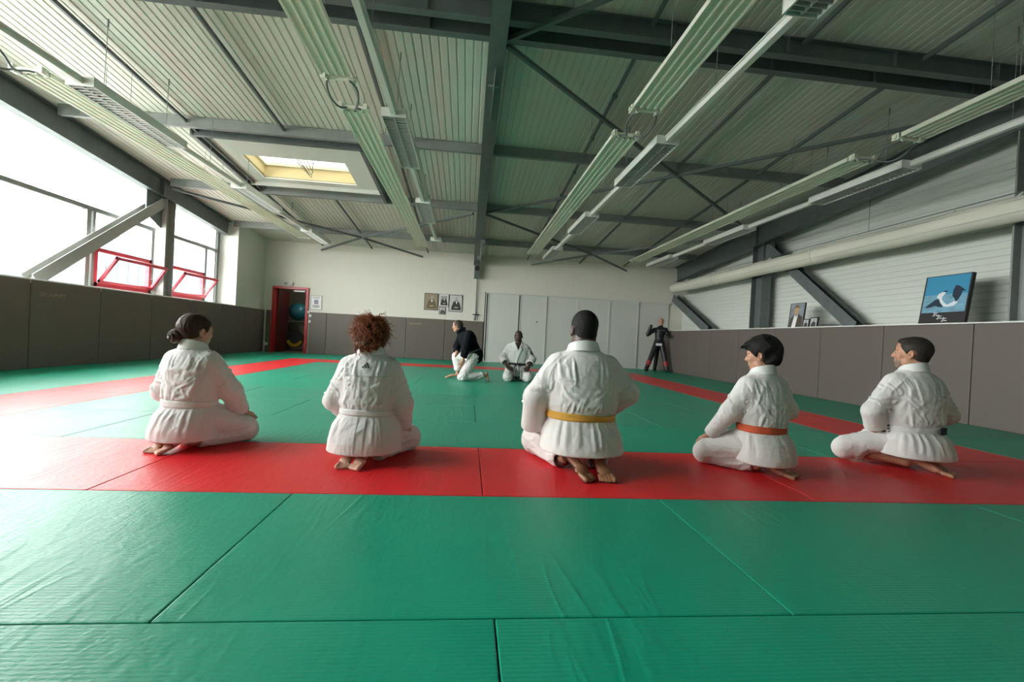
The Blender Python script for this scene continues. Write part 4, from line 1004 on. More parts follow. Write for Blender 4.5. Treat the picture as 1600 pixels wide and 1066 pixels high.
def eyes(parent,T,R,s,brow):
    for sx in (-1,1):
        c=T(sx*.031,.0755,.0); mb=sphere_mb(tuple(c),.0112*s,16); o=mb.build('eye',[M['eye_white'],M['iris']],None,smooth=True); o.parent=parent
        fw=R@np.array([0,1,0])
        for p in o.data.polygons:
            d=np.array(p.center)-c; d/=np.linalg.norm(d)
            if d@fw>.90: p.material_index=1
    b=MB()
    for sx in (-1,1):
        pts=[tuple(T(sx*x,y,z)) for x,y,z in ((.014,.0905,.022),(.028,.088,.027),(.044,.076,.022))]
        b.tube(pts,[.0035*s,.0042*s,.002*s],6)
    o=b.build('eyebrows',brow,None,smooth=True); o.parent=parent
def bandmesh(name,pts,outs,hgt,thk,m,parent,ups=None):
    """flat cloth strip along pts; outs = outward directions"""
    pts=np.array(pts,float); outs=np.array(outs,float); n=len(pts); V=[]
    hg=hgt if hasattr(hgt,'__len__') else [hgt]*n
    for i in range(n):
        d=pts[min(i+1,n-1)]-pts[max(0,i-1)]; d/=np.linalg.norm(d)+1e-9; o=outs[i]-d*(outs[i]@d); o/=np.linalg.norm(o)+1e-9; u=np.cross(d,o)
        if ups is not None and u@np.array(ups[i])<0: u=-u
        for (a,b_) in ((-1,-1),(-1,1),(1,1),(1,-1)): V.append(pts[i]+u*a*hg[i]/2+o*b_*thk/2)
    F=[]
    for i in range(n-1):
        for k in range(4): F.append((i*4+k,i*4+(k+1)%4,(i+1)*4+(k+1)%4,(i+1)*4+k))
    mb=MB(); mb.add(V,F+[(0,1,2,3),((n-1)*4+3,(n-1)*4+2,(n-1)*4+1,(n-1)*4)]); o=mb.build(name,m,None,bevel=0)
    o.parent=parent
    for p in o.data.polygons: p.use_smooth=True
    try: o.data.set_sharp_from_angle(angle=.7)
    except Exception: pass
    return o
def spline(pts,n):
    pts=np.array(pts,float); m=len(pts); out=[]
    P=np.vstack([2*pts[0]-pts[1],pts,2*pts[-1]-pts[-2]])
    for t in np.linspace(0,m-1,n):
        i=min(int(t),m-2); u=t-i; a,b,c,d=P[i],P[i+1],P[i+2],P[i+3]
        out.append(.5*((2*b)+(-a+c)*u+(2*a-5*b+4*c-d)*u*u+(-a+3*b-3*c+d)*u**3))
    return np.array(out)
from mathutils.bvhtree import BVHTree
def drape(name,jk,pts,width,m,parent,off=.0035,thick=.002,sgn=1):
    """a thin strip lying on the back of a garment: pts are (x, z) seen from behind"""
    me=jk.data; t=BVHTree.FromPolygons([v.co[:] for v in me.vertices],[p.vertices[:] for p in me.polygons])
    P3=[];N3=[]
    for x,z in spline([(a,0,b) for a,b in pts],max(3,len(pts)*6))[:,[0,2]]:
        h=t.ray_cast(Vector((x,-1*sgn,z)),Vector((0,sgn,0)))
        if h[0] is None: continue
        P3.append(np.array(h[0])+np.array([0,-off*sgn,0])); N3.append(np.array([0,-1.0*sgn,0]))
    return bandmesh(name,P3,N3,width,thick,m,parent)
def drape_poly(name,jk,poly,m,parent,off=.004):
    me=jk.data; t=BVHTree.FromPolygons([v.co[:] for v in me.vertices],[p.vertices[:] for p in me.polygons]); F=[];B_=[]
    for x,z in poly:
        h=t.ray_cast(Vector((x,-1,z)),Vector((0,1,0))); y=h[0].y if h[0] else 0; F.append((x,y-off,z)); B_.append((x,y+.002,z))
    mb=MB(); n=len(poly); mb.add(F+B_,[tuple(range(n))]+[(i,(i+1)%n,n+(i+1)%n,n+i) for i in range(n)]); o=mb.build(name,m,None); o.parent=parent; return o
# ------------------------------------------------------------------ a kneeling figure (seiza)
def seiza(name,label,loc,yaw,scale,P):
    """P: parameters in metres for a sitter about 1 m tall; +y is forward, +x the sitter's right"""
    g=lambda k,d: P.get(k,d)
    w=g('w',1.0); dp=g('dp',1.0); hd=g('head_yaw',0); hp=g('head_pitch',0); sk=P['skin']; gi=g('gi',M['gi']); lean=g('lean',0.0); zt=g('torso',1.0); side=g('side',0.0)
    zz=lambda z: .30+(z-.30)*zt if z>.30 else z
    cyl=lambda z: lean*(z-.25)           # forward lean
    cxl=lambda z: side*(z-.25)
    hs=g('head_s',1.0); hv=g('vox',.006)
    nk=np.array([cxl(.77),cyl(.77)-.005,zz(.775)]); HC=nk+np.array([g('hx',0),.028+g('hy',0),.108*hs+g('hz',0)]); HR=rotm(hd,hp,g('head_roll',0))
    shx=.165*w
    SH=[np.array([sx*shx+cxl(.67),cyl(.67),zz(.662)]) for sx in (-1,1)]
    EL=[np.array(p) for p in g('elbows',[(-.255*w,.03,zz(.44)),(.255*w,.03,zz(.44))])]
    WR=[np.array(p) for p in g('wrists',[(-.17,.24,.285),(.17,.24,.285)])]
    HD=g('hand_dir',[(-.1,.8,-.35),(-.1*-1,.8,-.35)])
    KN=[np.array(p) for p in g('knees',[(-.16,.36,.085),(.16,.36,.085)])]
    HE=[np.array(p) for p in g('heels',[(-.085,-.10,.125),(.085,-.10,.125)])]
    BA=[np.array(p) for p in g('balls',[(-.045,-.245,.042),(.045,-.245,.042)])]
    ly=g('leg_yaw',0.0); c_,s_=math.cos(ly),math.sin(ly)
    RZ=lambda q,f=1.0: np.array([q[0]*math.cos(ly*f)-(q[1]+.02)*math.sin(ly*f), q[0]*math.sin(ly*f)+(q[1]+.02)*math.cos(ly*f)-.02, q[2]])
    KN=[RZ(q) for q in KN]; HE=[RZ(q) for q in HE]; BA=[RZ(q) for q in BA]; WR=[RZ(q,.7) for q in WR]
    AN=[HE[i]+(KN[i]-HE[i])/np.linalg.norm(KN[i]-HE[i])*.045 for i in (0,1)]
    for a_ in AN: a_[2]=.062
    fs=g('foot_s',.95)
    # ---- body
    v=Vol((-.42*w-.05,-.42,-.01),(.42*w+.05,.62,1.16),hv)
    b=[(.16,0,-.03,.15*w,.13*dp),(.26,0,-.02,.155*w,.125*dp),(.36,0,-.005,.13*w,.105*dp),(.5,0,0,.145*w,.105*dp),(.62,0,0,.155*w,.10*dp),(.69,0,0,.12*w,.085*dp),(.74,0,0,.065*w,.06),(.80,0,.0,.045,.045)]
    v.loft([(zz(z),cx+cxl(z),cy+cyl(z),a,bb) for z,cx,cy,a,bb in b],.03)
    v.capsule(nk-np.array([0,0,.05]),HC+HR@np.array([0,-.03,-.05])*hs,.060*g('neck',1),.056*g('neck',1),.02)
    T=head(v,HC,HR,hs,fem=g('fem',0))
    for i,sx in ((0,-1),(1,1)):
        v.capsule(SH[i]-np.array([SH[i][0]*.2,0,.035]),EL[i],.044*g('arm',1),.040*g('arm',1),.03); v.capsule(EL[i],WR[i],.042*g('arm',1),.027*g('arm',1),.02)
        hdn=np.array(g('hand_up',[(0,.35,.9),(0,.35,.9)])[i])
        hand(v,WR[i]+np.array(HD[i])/np.linalg.norm(HD[i])*.015,HD[i],hdn,.95*g('hand_s',1),side=-sx*g('thumb',1),curl=g('curl',.35))
        v.capsule((sx*.08,-.02,.2),KN[i]+np.array([0,-.02,.01]),.075,.052,.03); v.capsule(KN[i],AN[i],.050,.034,.02); v.capsule((KN[i]*.55+AN[i]*.45)+np.array([0,0,.02]),AN[i],.045,.032,.02)
        foot(v,HE[i],BA[i],side=-sx,s=fs)
        v.capsule(AN[i],HE[i]-np.array([0,0,.02]),.034,.03,.02)
    Vv,Ff=v.mesh()
    mats=[sk]; mi=None
    if g('sole',None):
        mats=[sk,g('sole',None)]; cen=Vv[Ff].mean(1); 
        nrm=np.cross(Vv[Ff[:,1]]-Vv[Ff[:,0]],Vv[Ff[:,2]]-Vv[Ff[:,0]])
        nrm/=np.linalg.norm(nrm,axis=1,keepdims=True)+1e-9; mi=((cen[:,1]<-.06)&(cen[:,2]<.2)&((nrm[:,2]*.75-nrm[:,1]*.66)>.25)).astype(int)
    body=np_object(name,Vv,Ff,mats,None,True,mi)
    tag(body,label,'person')
    body.location=(*loc,0); body.rotation_euler=(0,0,yaw); body.scale=(scale,)*3
    eyes(body,T,HR,hs,g('brow',M['iris']))
    # ---- jacket
    v=Vol((-.48*w-.05,-.40,-.01),(.48*w+.05,.50,1.0),hv)
    bz=g('belt_z',.335); hem=g('hem_z',.085); pf=g('puff',1.0); hipw=g('hip',1.0)
    secs=[(hem-.03,0,-.055,.232*w*hipw,.200*dp),(.15,0,-.055,.226*w*hipw,.194*dp),(.24,0,-.04,.212*w*hipw,.172*dp),(bz-.03,0,-.02,.186*w*hipw**.5,.148*dp),(bz,0,-.012,.178*w,.140*dp),(bz+.025,0,-.008,.190*w*pf,.150*dp*pf),(bz+.07,0,-.004,.204*w*pf,.158*dp*pf),(.50,0,0,.200*w,.152*dp),(.60,0,0,.200*w,.142*dp),(.655,0,0,.188*w,.126*dp),(.70,0,0,.158*w,.106*dp),(.735,0,0,.122*w,.090),(.765,0,0,.090*w**.5,.076),(.785,0,0,.072,.066)]
    secs=[(zz(z) if z>.3 else z,cx+cxl(max(z,.25)),cy+cyl(max(z,.25)),a,bb) for z,cx,cy,a,bb in secs]
    v.loft(secs,.015,p=2.2)
    v.blur(2)
    sr=g('sleeve',1.0)
    for i in (0,1):
        v.capsule(SH[i]-np.array([SH[i][0]*.14,0,.010]),EL[i],.074*sr,.068*sr,.035)
        u=WR[i]-EL[i]; Lw=np.linalg.norm(u); u/=Lw; cend=WR[i]-u*g('cuff',(.0,.0))[i]
        v.capsule(EL[i],cend,.070*sr,g('cuff_r',.058)*sr,.03,cut=.001)
        v.capsule(cend-u*.03,cend+u*.10,(g('cuff_r',.058)*sr-.017),(g('cuff_r',.058)*sr-.017),.004,'s')
    # lap flap of the skirt over the thighs
    for sx in (-1,1): v.capsule((sx*.10*w,.02,.235),(sx*.135*w,.17,.20),.095,.075,.05)
    zc0=zz(g('v_low',.60)); X_=v.ax[0][:,None,None]; Y_=v.ax[1][None,:,None]; Z_=v.ax[2][None,None,:]
    wdg=np.maximum(np.abs(X_-nk[0])-(Z_-zc0)*.42,(nk[1]+.035)-Y_)*.8; v.D=np.maximum(v.D,-np.where(Z_>zc0-.03,wdg,.1))
    def front(x,z):
        i=int(round((x-v.lo[0])/v.h)); k_=int(round((z-v.lo[2])/v.h)); colm=v.D[i,:,k_]; j=np.where(colm<0)[0]; return (v.lo[1]+j.max()*v.h) if len(j) else 0.0
    v.plane_cut((0,0,hem+.0),(0,.0,-1))
    v.blur(1); v.loft([(hem-.02,0,-.055,.214*w*hipw,.180*dp),(hem+.03,0,-.055,.208*w*hipw,.175*dp)],.004,'s')
    B=g('folds',[]); 
    base=[((0,-.12,.62*zt),.20,(.25,0,1),.065,.008),((-.09*w,-.12,.48),.13,(.75,0,1),.055,.010),((.09*w,-.12,.48),.13,(-.75,0,1),.055,.010),
          ((-.06,-.15,.40),.10,(.5,0,1),.034,.010),((.07,-.15,.40),.10,(-.6,0,1),.034,.010),((0,-.2,.22),.22,(.2,.1,1),.07,.008),((-.15*w,-.05,.60),.11,(.5,0,1),.035,.014),((.15*w,-.05,.60),.11,(-.5,0,1),.035,.014)]
    for i,sx in ((0,-1),(1,1)):
        ud=EL[i]-SH[i]; fd=WR[i]-EL[i]; perp=np.cross(ud,(0,1,0))
        base+=[((SH[i]+EL[i])/2,.10,ud+perp*.5,.04,.012),(EL[i],.075,np.cross(ud,fd)+ud*.4,.03,.014),((EL[i]+WR[i])/2,.09,fd+np.cross(fd,(0,0,1))*.7,.035,.011)]
    fs_=g('fold_amp',1.0)
    Vv,Ff=v.mesh(fold_field([(c,r,d,wl,a*fs_) for c,r,d,wl,a in base+B],seed=g('seed',1.0),pinch=bz,creases=gi_creases(SH,EL,WR,w,dp,bz,zz,g('seed',1.0)),amp_c=g('crease',1.0)))
    Vv[:,2]=np.maximum(Vv[:,2],.004)
    jk=np_object('jacket',Vv,Ff,gi,body)
    P['_jk']=jk
    # ---- collar
    cr=g('collar_r',1.0); C=nk
    fy=lambda x,z,e=.008: front(x,z)+e
    lf=[(x+C[0],z) for x,z in ((-.045,zz(bz+.03)),(-.012,zz(.50)),(.022,zz(.58)),(.052,zz(.655)))]; rt_=[(-x+C[0],z) for x,z in ((-.045,zz(bz+.03)),(-.012,zz(.50)),(.022,zz(.58)),(.052,zz(.655)))]
    path=[(x,fy(x,z,.006),z) for x,z in lf]+[(.080*cr+C[0],.062+C[1],zz(.722)),(.088*cr+C[0],.010+C[1],zz(.765)),(.062*cr+C[0],-.054*cr+C[1],zz(.782)),(0+C[0],-.078*cr+C[1],zz(.789)),(-.062*cr+C[0],-.054*cr+C[1],zz(.782)),(-.088*cr+C[0],.010+C[1],zz(.765)),(-.080*cr+C[0],.062+C[1],zz(.722))]+[(x,fy(x,z,.014),z) for x,z in rt_[::-1]]
    pts=spline(path,60); outs=pts-np.array([C[0],C[1],0]); outs[:,2]=0; 
    for i in range(len(pts)):
        t=abs(i/59-.5)*2; outs[i]/=np.linalg.norm(outs[i])+1e-9; outs[i][2]=.25+.3*t
    bandmesh('collar',pts,outs,[g('collar_h',.048)+.022*math.exp(-((i/59-.5)/.13)**2) for i in range(60)],.013,g('trim',M['gi_trim']),body)
    # ---- belt
    if g('belt',None) is not None:
        v=Vol((-.30*w-.04,-.32,bz-.05),(.30*w+.04,.30,bz+.07),.004)
        v.loft([(bz-.06,cxl(bz),-.012+cyl(bz),.189*w*hipw**.3,.150*dp),(bz,cxl(bz),-.010+cyl(bz),.186*w,.149*dp),(bz+.06,cxl(bz),-.008+cyl(bz),.189*w,.152*dp)],.001,z0=bz-g('belt_h',.021)+.0,z1=bz+g('belt_h',.021),p=2.2,shell=.007)
        bs=g('seed',1.0)
        def bf(Pp,Nn): return .0035*np.sin(Pp[:,0]*9+bs)+.002*(vnoise(Pp*30+bs)-.5)
        Vv,Ff=v.mesh(bf); Vv[:,2]+=.006*np.sin(Vv[:,0]*6+bs)
        be=np_object('belt',Vv,Ff,P['belt'],body)
        if g('belt_wrap',0):
            th=np.linspace(math.radians(215),math.radians(325),30); pts=np.array([( .196*w*math.cos(t),-.010+.160*dp*math.sin(t), bz-.010+.020*(t-th[0])/(th[-1]-th[0])) for t in th])
            bandmesh('belt_second_turn',pts,np.stack([np.cos(th),np.sin(th),np.zeros(30)],1),.018,.006,P['belt'],be)
        P['_belt']=be
    # ---- trousers
    v=Vol((-.36*w-.06,-.34,-.01),(.36*w+.06,.52,.42),hv)
    tr=g('leg',1.0)
    for i,sx in ((0,-1),(1,1)):
        v.capsule((sx*.095*w,-.03,.215),KN[i]+np.array([0,-.02,.035]),.098*tr,.076*tr,.03)
        kd=(KN[i]-AN[i])/np.linalg.norm(KN[i]-AN[i]); e=AN[i]+kd*(.045+g('leg_up',(0,0))[i]); 
        v.capsule(KN[i]+np.array([0,0,.0]),e,.074*tr,.062*tr,.03)
        v.capsule(KN[i]+np.array([0,.0,.0]),KN[i]+np.array([0,.01,.0]),.080*tr,.08*tr,.02)
    v.ell((0,-.05,.20),(.19*w*hipw,.15*dp,.12),None,.04)
    for i in (0,1):
        kd=(KN[i]-AN[i])/np.linalg.norm(KN[i]-AN[i]); e=AN[i]+kd*(.045+g('leg_up',(0,0))[i]); v.capsule(e,AN[i]-kd*.06+np.array([0,0,.01]),.050*tr,.050*tr,.006,'s')
    v.plane_cut((0,0,.006),(0,0,-1)); v.blur(1)
    tf=[((-.14,.2,.16),.14,(-.5,1,.3),.05,.013),((.14,.2,.16),.14,(.5,1,.3),.05,.013),((-.17,.34,.08),.1,(1,.2,.6),.035,.012),((.17,.34,.08),.1,(-1,.2,.6),.035,.012),((0,.05,.05),.3,(.1,1,0),.05,.008)]
    Vv,Ff=v.mesh(fold_field(tf,seed=g('seed',1.0)+5)); Vv[:,2]=np.maximum(Vv[:,2],.002)
    np_object('trousers',Vv,Ff,g('trouser_mat',gi),body)
    return body,T,HR,HC,hs
# ================================================================== hair
def hair_cap(parent,T,R,C,s,m,t=.010,nape=-.062,front=.070,temple=.012,noise=(40,.003),top=0,extra=None,vox=.0035,back=0,name='hair',side=0,fringe=None):
    C=np.array(C); v=Vol(C-.17,C+.19,vox); TT=lambda x,y,z:C+R@(np.array([x,y,z])*s)
    v.ell(TT(0,-.018-back/2,.030+top/2),np.array((.074+t+side,.093+t+back/2,.083+t+top/2))*s,R)
    v.ell(TT(0,-.045,-.030),np.array((.060+t*.6,.052+t,.060))*s,R,.02)
    if extra: extra(v,TT,R)
    # cut away face, ears, neck
    def cut(c,n):
        n=R@np.array(n,float); v.plane_cut(TT(*c),n)
    X=v.ax
    P=np.stack(np.meshgrid(*v.ax,indexing='ij'),-1).astype(np.float32)-C.astype(np.float32); L=(P@R.astype(np.float32))/s
    x,y,z=L[...,0],L[...,1],L[...,2]; ax_=np.abs(x)
    zf=np.interp(y,[-.12,-.07,-.04,-.012,.012,.045,front,.12],[nape,nape,nape+.006,-.020,-.012 if temple else .0,.030,.052,.085]).astype(np.float32)
    v.D=np.maximum(v.D,(zf-z)*.7*s)
    v.D=np.maximum(v.D,np.where(z<.075,(y-front-.15*(z-.04)),-.1)*s*.8)
    # clear the ears
    e=.026-np.sqrt((y+.012)**2+((z+.006)*.85)**2); v.D=np.maximum(v.D,np.where(ax_>.05,e*s,-.1))
    if fringe: fringe(v,TT,R)
    def nf(P,N): return noise[1]*((1-abs(2*vnoise((P-C)@R*np.array([noise[0],noise[0]*.35,noise[0]*.5])+3)-1))-.5)*2
    V,F=v.mesh(nf); return np_object(name,V,F,m,parent)
def tufts(parent,paths,r,m,name='hair_tufts',n=5,taper=True):
    mb=MB()
    for p in paths:
        k=len(p); rr=[r*(1-.85*(i/(k-1))**1.5) for i in range(k)] if taper else r; mb.tube(p,rr,n)
    o=mb.build(name,m,None,smooth=True); o.parent=parent; return o
def surf(C,R,s,th,ph,t):
    """point on the cranium: th from the crown down, ph around (0 = front)"""
    q=np.array([math.sin(th)*math.sin(ph)*(.074+t),math.sin(th)*math.cos(ph)*(.093+t)-.018,math.cos(th)*(.083+t)+.030]); return C+R@(q*s)
M['hair_black']=hair_mat('black_hair',(.006,.0055,.005),.75); M['hair_brown']=hair_mat('dark_brown_hair',(.042,.022,.012),.6); M['hair_red']=hair_mat('auburn_curls',(.27,.080,.028),.42); M['hair_grey']=hair_mat('grey_brown_hair',(.05,.04,.032),.5)

people={}
def orange(): return mat('orange_belt_cotton',(.62,.10,.035),.7,bump=((300,300,300),.3,.001))
# ---- large man, yellow belt
P=dict(skin=M['skin_dark'],sole=M['sole'],gi=M['gi2'],w=1.16,dp=1.20,hip=1.0,head_yaw=.10,head_pitch=-.05,head_s=1.08,neck=1.25,seed=3.3,belt_z=.345,
 belt=mat('yellow_belt_cotton',(.68,.36,.055),.7,bump=((300,300,300),.3,.001)),belt_wrap=1,sleeve=1.08,elbows=[(-.300,.00,.44),(.310,.0,.49)],wrists=[(-.295,.08,.235),(.21,.22,.32)],hand_dir=[(.2,.85,-.2),(-.3,.8,-.35)],
 knees=[(-.23,.30,.10),(.19,.30,.10)],heels=[(-.095,-.10,.135),(.10,-.10,.135)],balls=[(-.035,-.255,.04),(.098,-.260,.04)],foot_s=1.10,leg=1.15,hem_z=.13,cuff_r=.070,collar_r=1.12,collar_h=.044,arm=1.15,brow=M['hair_black'])
B,T,HR,HC,hs=seiza('person','large person in white gi and yellow belt, kneeling, bare soles showing',(.765,2.86),.03,1.02,P)
people['P3']=B
hair_cap(B,T,HR,HC,hs,M['hair_black'],t=.004,nape=-.070,front=.066,noise=(90,.0008))
# ---- woman with the bun
P=dict(skin=M['skin_fair'],gi=M['gi'],w=.89,dp=.93,hip=1.04,head_yaw=-.30,head_pitch=-.04,head_s=1.04,fem=1,leg_yaw=-.28,seed=8.1,belt_z=.315,belt=M['gi_trim'],belt_h=.020,sleeve=1.05,neck=.82,
 elbows=[(-.235,.03,.38),(.22,.10,.40)],wrists=[(-.17,.20,.26),(.18,.25,.235)],knees=[(-.15,.30,.085),(.16,.31,.085)],heels=[(-.05,-.065,.115),(.06,-.065,.115)],balls=[(-.045,-.195,.034),(.045,-.195,.034)],foot_s=.88,hem_z=.075,cuff_r=.056,torso=.885,hz=-.012,fold_amp=1.0,brow=M['hair_brown'],arm=.9,collar_r=.95)
B,T,HR,HC,hs=seiza('person','woman with a low hair bun kneeling at the left end of the row',(-1.80,3.12),-.16,.93,P)
people['P1']=B
h=hair_cap(B,T,HR,HC,hs,M['hair_brown'],t=.010,nape=-.045,front=.060,noise=(60,.003),back=.006)
bc=HC+HR@(np.array([-.040,-.112,-.040])*hs)
def bun(v,c,r):
    v.ell(c,r,HR,.01)
v=Vol(bc-.09,bc+.09,.003); v.ell(bc,(.048,.042,.050),HR); v.ell(bc+HR@np.array([.02,.03,.012]),(.035,.03,.03),HR,.012)
def bf(P_,N_):
    q=(P_-bc)@HR; a=np.arctan2(q[:,2],q[:,0]); rr=np.sqrt(q[:,0]**2+q[:,2]**2); return .0035*np.sin(a*3+rr*160+q[:,1]*60)+.002*(vnoise(P_*120)-.5)
V,F=v.mesh(bf); np_object('bun',V,F,M['hair_brown'],h)
paths=[]
for i in range(150):
    sx=rng.choice([-1,1]); a0=rng.uniform(.0,1.35)*sx; p0=surf(HC,HR,hs,rng.uniform(.55,1.35),a0,.010); p2=bc+HR@np.array([rng.uniform(-.015,.04),.03,rng.uniform(-.03,.035)]); m_=(p0+p2)/2; d=m_-(HC+HR@np.array([0,-.018,.03])); d/=np.linalg.norm(d)
    R_=HR.T@d; k=1/math.sqrt((R_[0]/.086)**2+(R_[1]/.104)**2+(R_[2]/.095)**2)*hs; paths.append([tuple(x) for x in spline([p0,HC+HR@np.array([0,-.018,.03])+d*k,p2],9)])
tufts(h,paths,.0016,M['hair_brown'],'combed_strands',4)
paths=[]
for i in range(26):
    p=surf(HC,HR,hs,rng.uniform(.2,1.5),rng.uniform(-2.6,2.6),.012); d=(p-HC); d/=np.linalg.norm(d); q=[p]
    for j in range(5): d=d+rng.normal(0,.45,3); d/=np.linalg.norm(d); q.append(q[-1]+d*.010)
    paths.append(q)
for i in range(10):
    p=HC+HR@(np.array([rng.uniform(-.03,.03),-.085,-.05])*hs); paths.append([p,p+np.array([0,-.006,-.018]),p+np.array([rng.normal(0,.006),.002,-.04])])
tufts(h,paths,.0010,M['hair_brown'],'loose_strands',3)
# ---- woman with auburn curls
P=dict(skin=M['skin_fair'],gi=M['gi'],w=.935,dp=1.0,hip=1.12,head_yaw=-.12,head_s=1.08,torso=.94,fem=1,seed=14.7,belt_z=.335,belt=M['gi_trim'],belt_h=.017,sleeve=1.0,neck=.85,
 elbows=[(-.232,.0,.395),(.232,.0,.385)],wrists=[(-.185,.17,.24),(.222,.09,.22)],leg_yaw=-.14,knees=[(-.14,.30,.085),(.20,.31,.085)],heels=[(-.055,-.085,.11),(.055,-.085,.11)],balls=[(-.055,-.215,.034),(.040,-.220,.036)],foot_s=.92,hem_z=.080,cuff_r=.056,fold_amp=1.0,hz=-.014,brow=M['hair_red'],
 folds=[((0,-.15,.5),.25,(0,0,1),.028,.007),((0,-.2,.2),.2,(0,0,1),.03,.006)])
B,T,HR,HC,hs=seiza('person','woman with a mop of auburn curls kneeling in a white gi with back seams',(-.615,2.93),-.04,.94,P)
people['P2']=B
def curlext(v,TT,R): 
    v.ell(TT(0,-.035,.035),(.100,.110,.105),R,.03); v.ell(TT(.0,-.055,-.03),(.088,.080,.075),R,.03); v.ell(TT(-.05,-.03,.0),(.06,.07,.08),R,.03)
def cn(P_,N_): return .012*(vnoise(P_*55)-.5)*2+.006*(vnoise(P_*130)-.5)*2
v=Vol(HC-.2,HC+.2,.0045); TT=lambda x,y,z:HC+HR@(np.array([x,y,z])*hs)
v.ell(TT(0,-.030,.026),(.094,.104,.090),HR,.03); v.ell(TT(.0,-.064,-.045),(.082,.066,.080),HR,.04); v.ell(TT(-.055,-.02,.0),(.05,.065,.085),HR,.03); v.ell(TT(.055,-.02,.0),(.045,.065,.085),HR,.03)
v.ell(TT(0,.10,-.035),(.062,.075,.085),HR,.01,'s')
V,F=v.mesh(cn); h=np_object('hair',V,F,hair_mat('auburn_underlayer',(.085,.026,.011),.6),B)
def curls(n,seed):
    r_=np.random.default_rng(seed); paths=[]
    for i in range(n):
        th=abs(r_.normal(0,1.15)); th=min(th,2.5); ph=r_.uniform(-math.pi,math.pi)
        if abs(ph)<.8 and th>.9: continue
        R0=np.array([.096,.106,.088])*r_.uniform(.93,1.05); q=np.array([math.sin(th)*math.sin(ph)*R0[0],math.sin(th)*math.cos(ph)*R0[1]-.035,math.cos(th)*R0[2]+.024])
        out=q-np.array([0,-.03,.02]); out/=np.linalg.norm(out); L=r_.uniform(.045,.10); dwn=np.array([0,0,-1.0])-out*(-out[2]); dwn=dwn/(np.linalg.norm(dwn)+1e-6)
        tdir=dwn*.9+out*r_.uniform(.0,.35)+r_.normal(0,.25,3); tdir/=np.linalg.norm(tdir); a=np.cross(tdir,out); a/=np.linalg.norm(a)+1e-9; b_=np.cross(tdir,a)
        rad=r_.uniform(.005,.009); turns=r_.uniform(1.8,3.2); f0=r_.uniform(0,6.3); pts=[]
        for k in range(22):
            u=k/21; pts.append(TT(*(q+tdir*L*u+(a*math.cos(f0+u*turns*6.28)+b_*math.sin(f0+u*turns*6.28))*rad*(.6+.4*u))))
        paths.append(pts)
    return paths
tufts(h,curls(760,5),.0024,M['hair_red'],'curls',4)
tufts(h,[[tuple(HC+HR@(np.array([x+.006*math.cos(k*1.1+x*90),-.128-.012*math.sin(k*.9)-.006*k/8+.006*math.sin(k*1.1+x*90),-.06-k*.0075*L_])*hs)) for k in range(14)] for x,L_ in [(rng.uniform(-.06,.06),rng.uniform(.35,.8)) for _ in range(30)]],.0026,M['hair_red'],'nape_ringlets',4)
jk=P['_jk']; M['seam']=mat('gi_seam',(.50,.505,.50),.9)
drape('yoke_seam',jk,[(-.15,.583),(0,.58),(.15,.583)],.006,M['seam'],jk)
for x in (-.022,.030): drape('back_seam',jk,[(x,.575),(x,.45),(x,.36)],.005,M['seam'],jk); drape('skirt_seam',jk,[(x,.31),(x,.2),(x,.10)],.005,M['seam'],jk)
for i,(x0,hh) in enumerate(((-.020,.012),(-.002,.024),(.016,.036))):
    drape_poly('three_bar_mark',jk,[(x0,.635),(x0+.011,.635),(x0+.011-hh*.5,.635+hh),(x0-hh*.5,.635+hh-.005)],M['ink'],jk)
# ---- boy with the orange belt
P=dict(skin=M['skin_tan'],gi=M['gi2'],w=.93,dp=.92,leg_yaw=.40,head_yaw=.55,head_pitch=-.12,head_s=1.06,torso=.955,seed=21.9,belt_z=.325,belt=orange(),belt_h=.023,sleeve=1.0,neck=.82,
 elbows=[(-.235,.05,.44),(.23,-.01,.46)],wrists=[(-.20,.27,.235),(.18,.22,.26)],hand_dir=[(-.05,.8,-.5),(.1,.8,-.4)],knees=[(-.17,.33,.085),(.13,.32,.085)],heels=[(-.05,-.05,.11),(.06,-.05,.11)],balls=[(-.01,-.18,.034),(.07,-.18,.034)],foot_s=.95,hem_z=.085,cuff_r=.056,fold_amp=1.15,brow=M['hair_black'],arm=.9,lean=.02,collar_r=.95)
B,T,HR,HC,hs=seiza('person','boy with tousled black hair and an orange belt kneeling, looking left',(2.045,2.86),.18,.92,P)
people['P4']=B
def fr(v,TT,R):
    v.ell(TT(0,.062,.078),(.062,.045,.030),R,.02); v.ell(TT(.0,-.075,-.02),(.066,.045,.055),R,.02)
h=hair_cap(B,T,HR,HC,hs,M['hair_black'],t=.017,nape=-.066,front=.080,noise=(34,.010),top=.012,back=.006,fringe=fr)
r_=np.random.default_rng(11); paths=[]
for i in range(420):
    th=r_.uniform(.0,1.75); ph=r_.uniform(-math.pi,math.pi)
    if abs(ph)<1.5 and th>1.15: continue
    p=surf(HC,HR,hs,th,ph,.020); o=p-HC; o/=np.linalg.norm(o); f_=HR@np.array([0,1.,0]); d=o*.12+f_*(.9 if abs(ph)<1.6 else -.1)+np.array([0,0,-.9 if th>.7 else 0])+r_.normal(0,.25,3); d/=np.linalg.norm(d)
    L=r_.uniform(.018,.036); paths.append([p-o*.010,p-o*.002+d*L*.5,p-o*.003+d*L+np.array([0,0,-.004])+r_.normal(0,.004,3)])
for i in range(26):
    x=r_.uniform(-.055,.055); p=HC+HR@(np.array([x,.075,.082])*hs); d=HR@np.array([r_.normal(0,.25),.9,-.15]); paths.append([p,p+d*.022,p+d*.040+np.array([0,0,-.010+r_.normal(0,.006)]),p+d*.048+np.array([0,0,-.022])])
tufts(h,paths,.0038,M['hair_black'],'tufts',5)
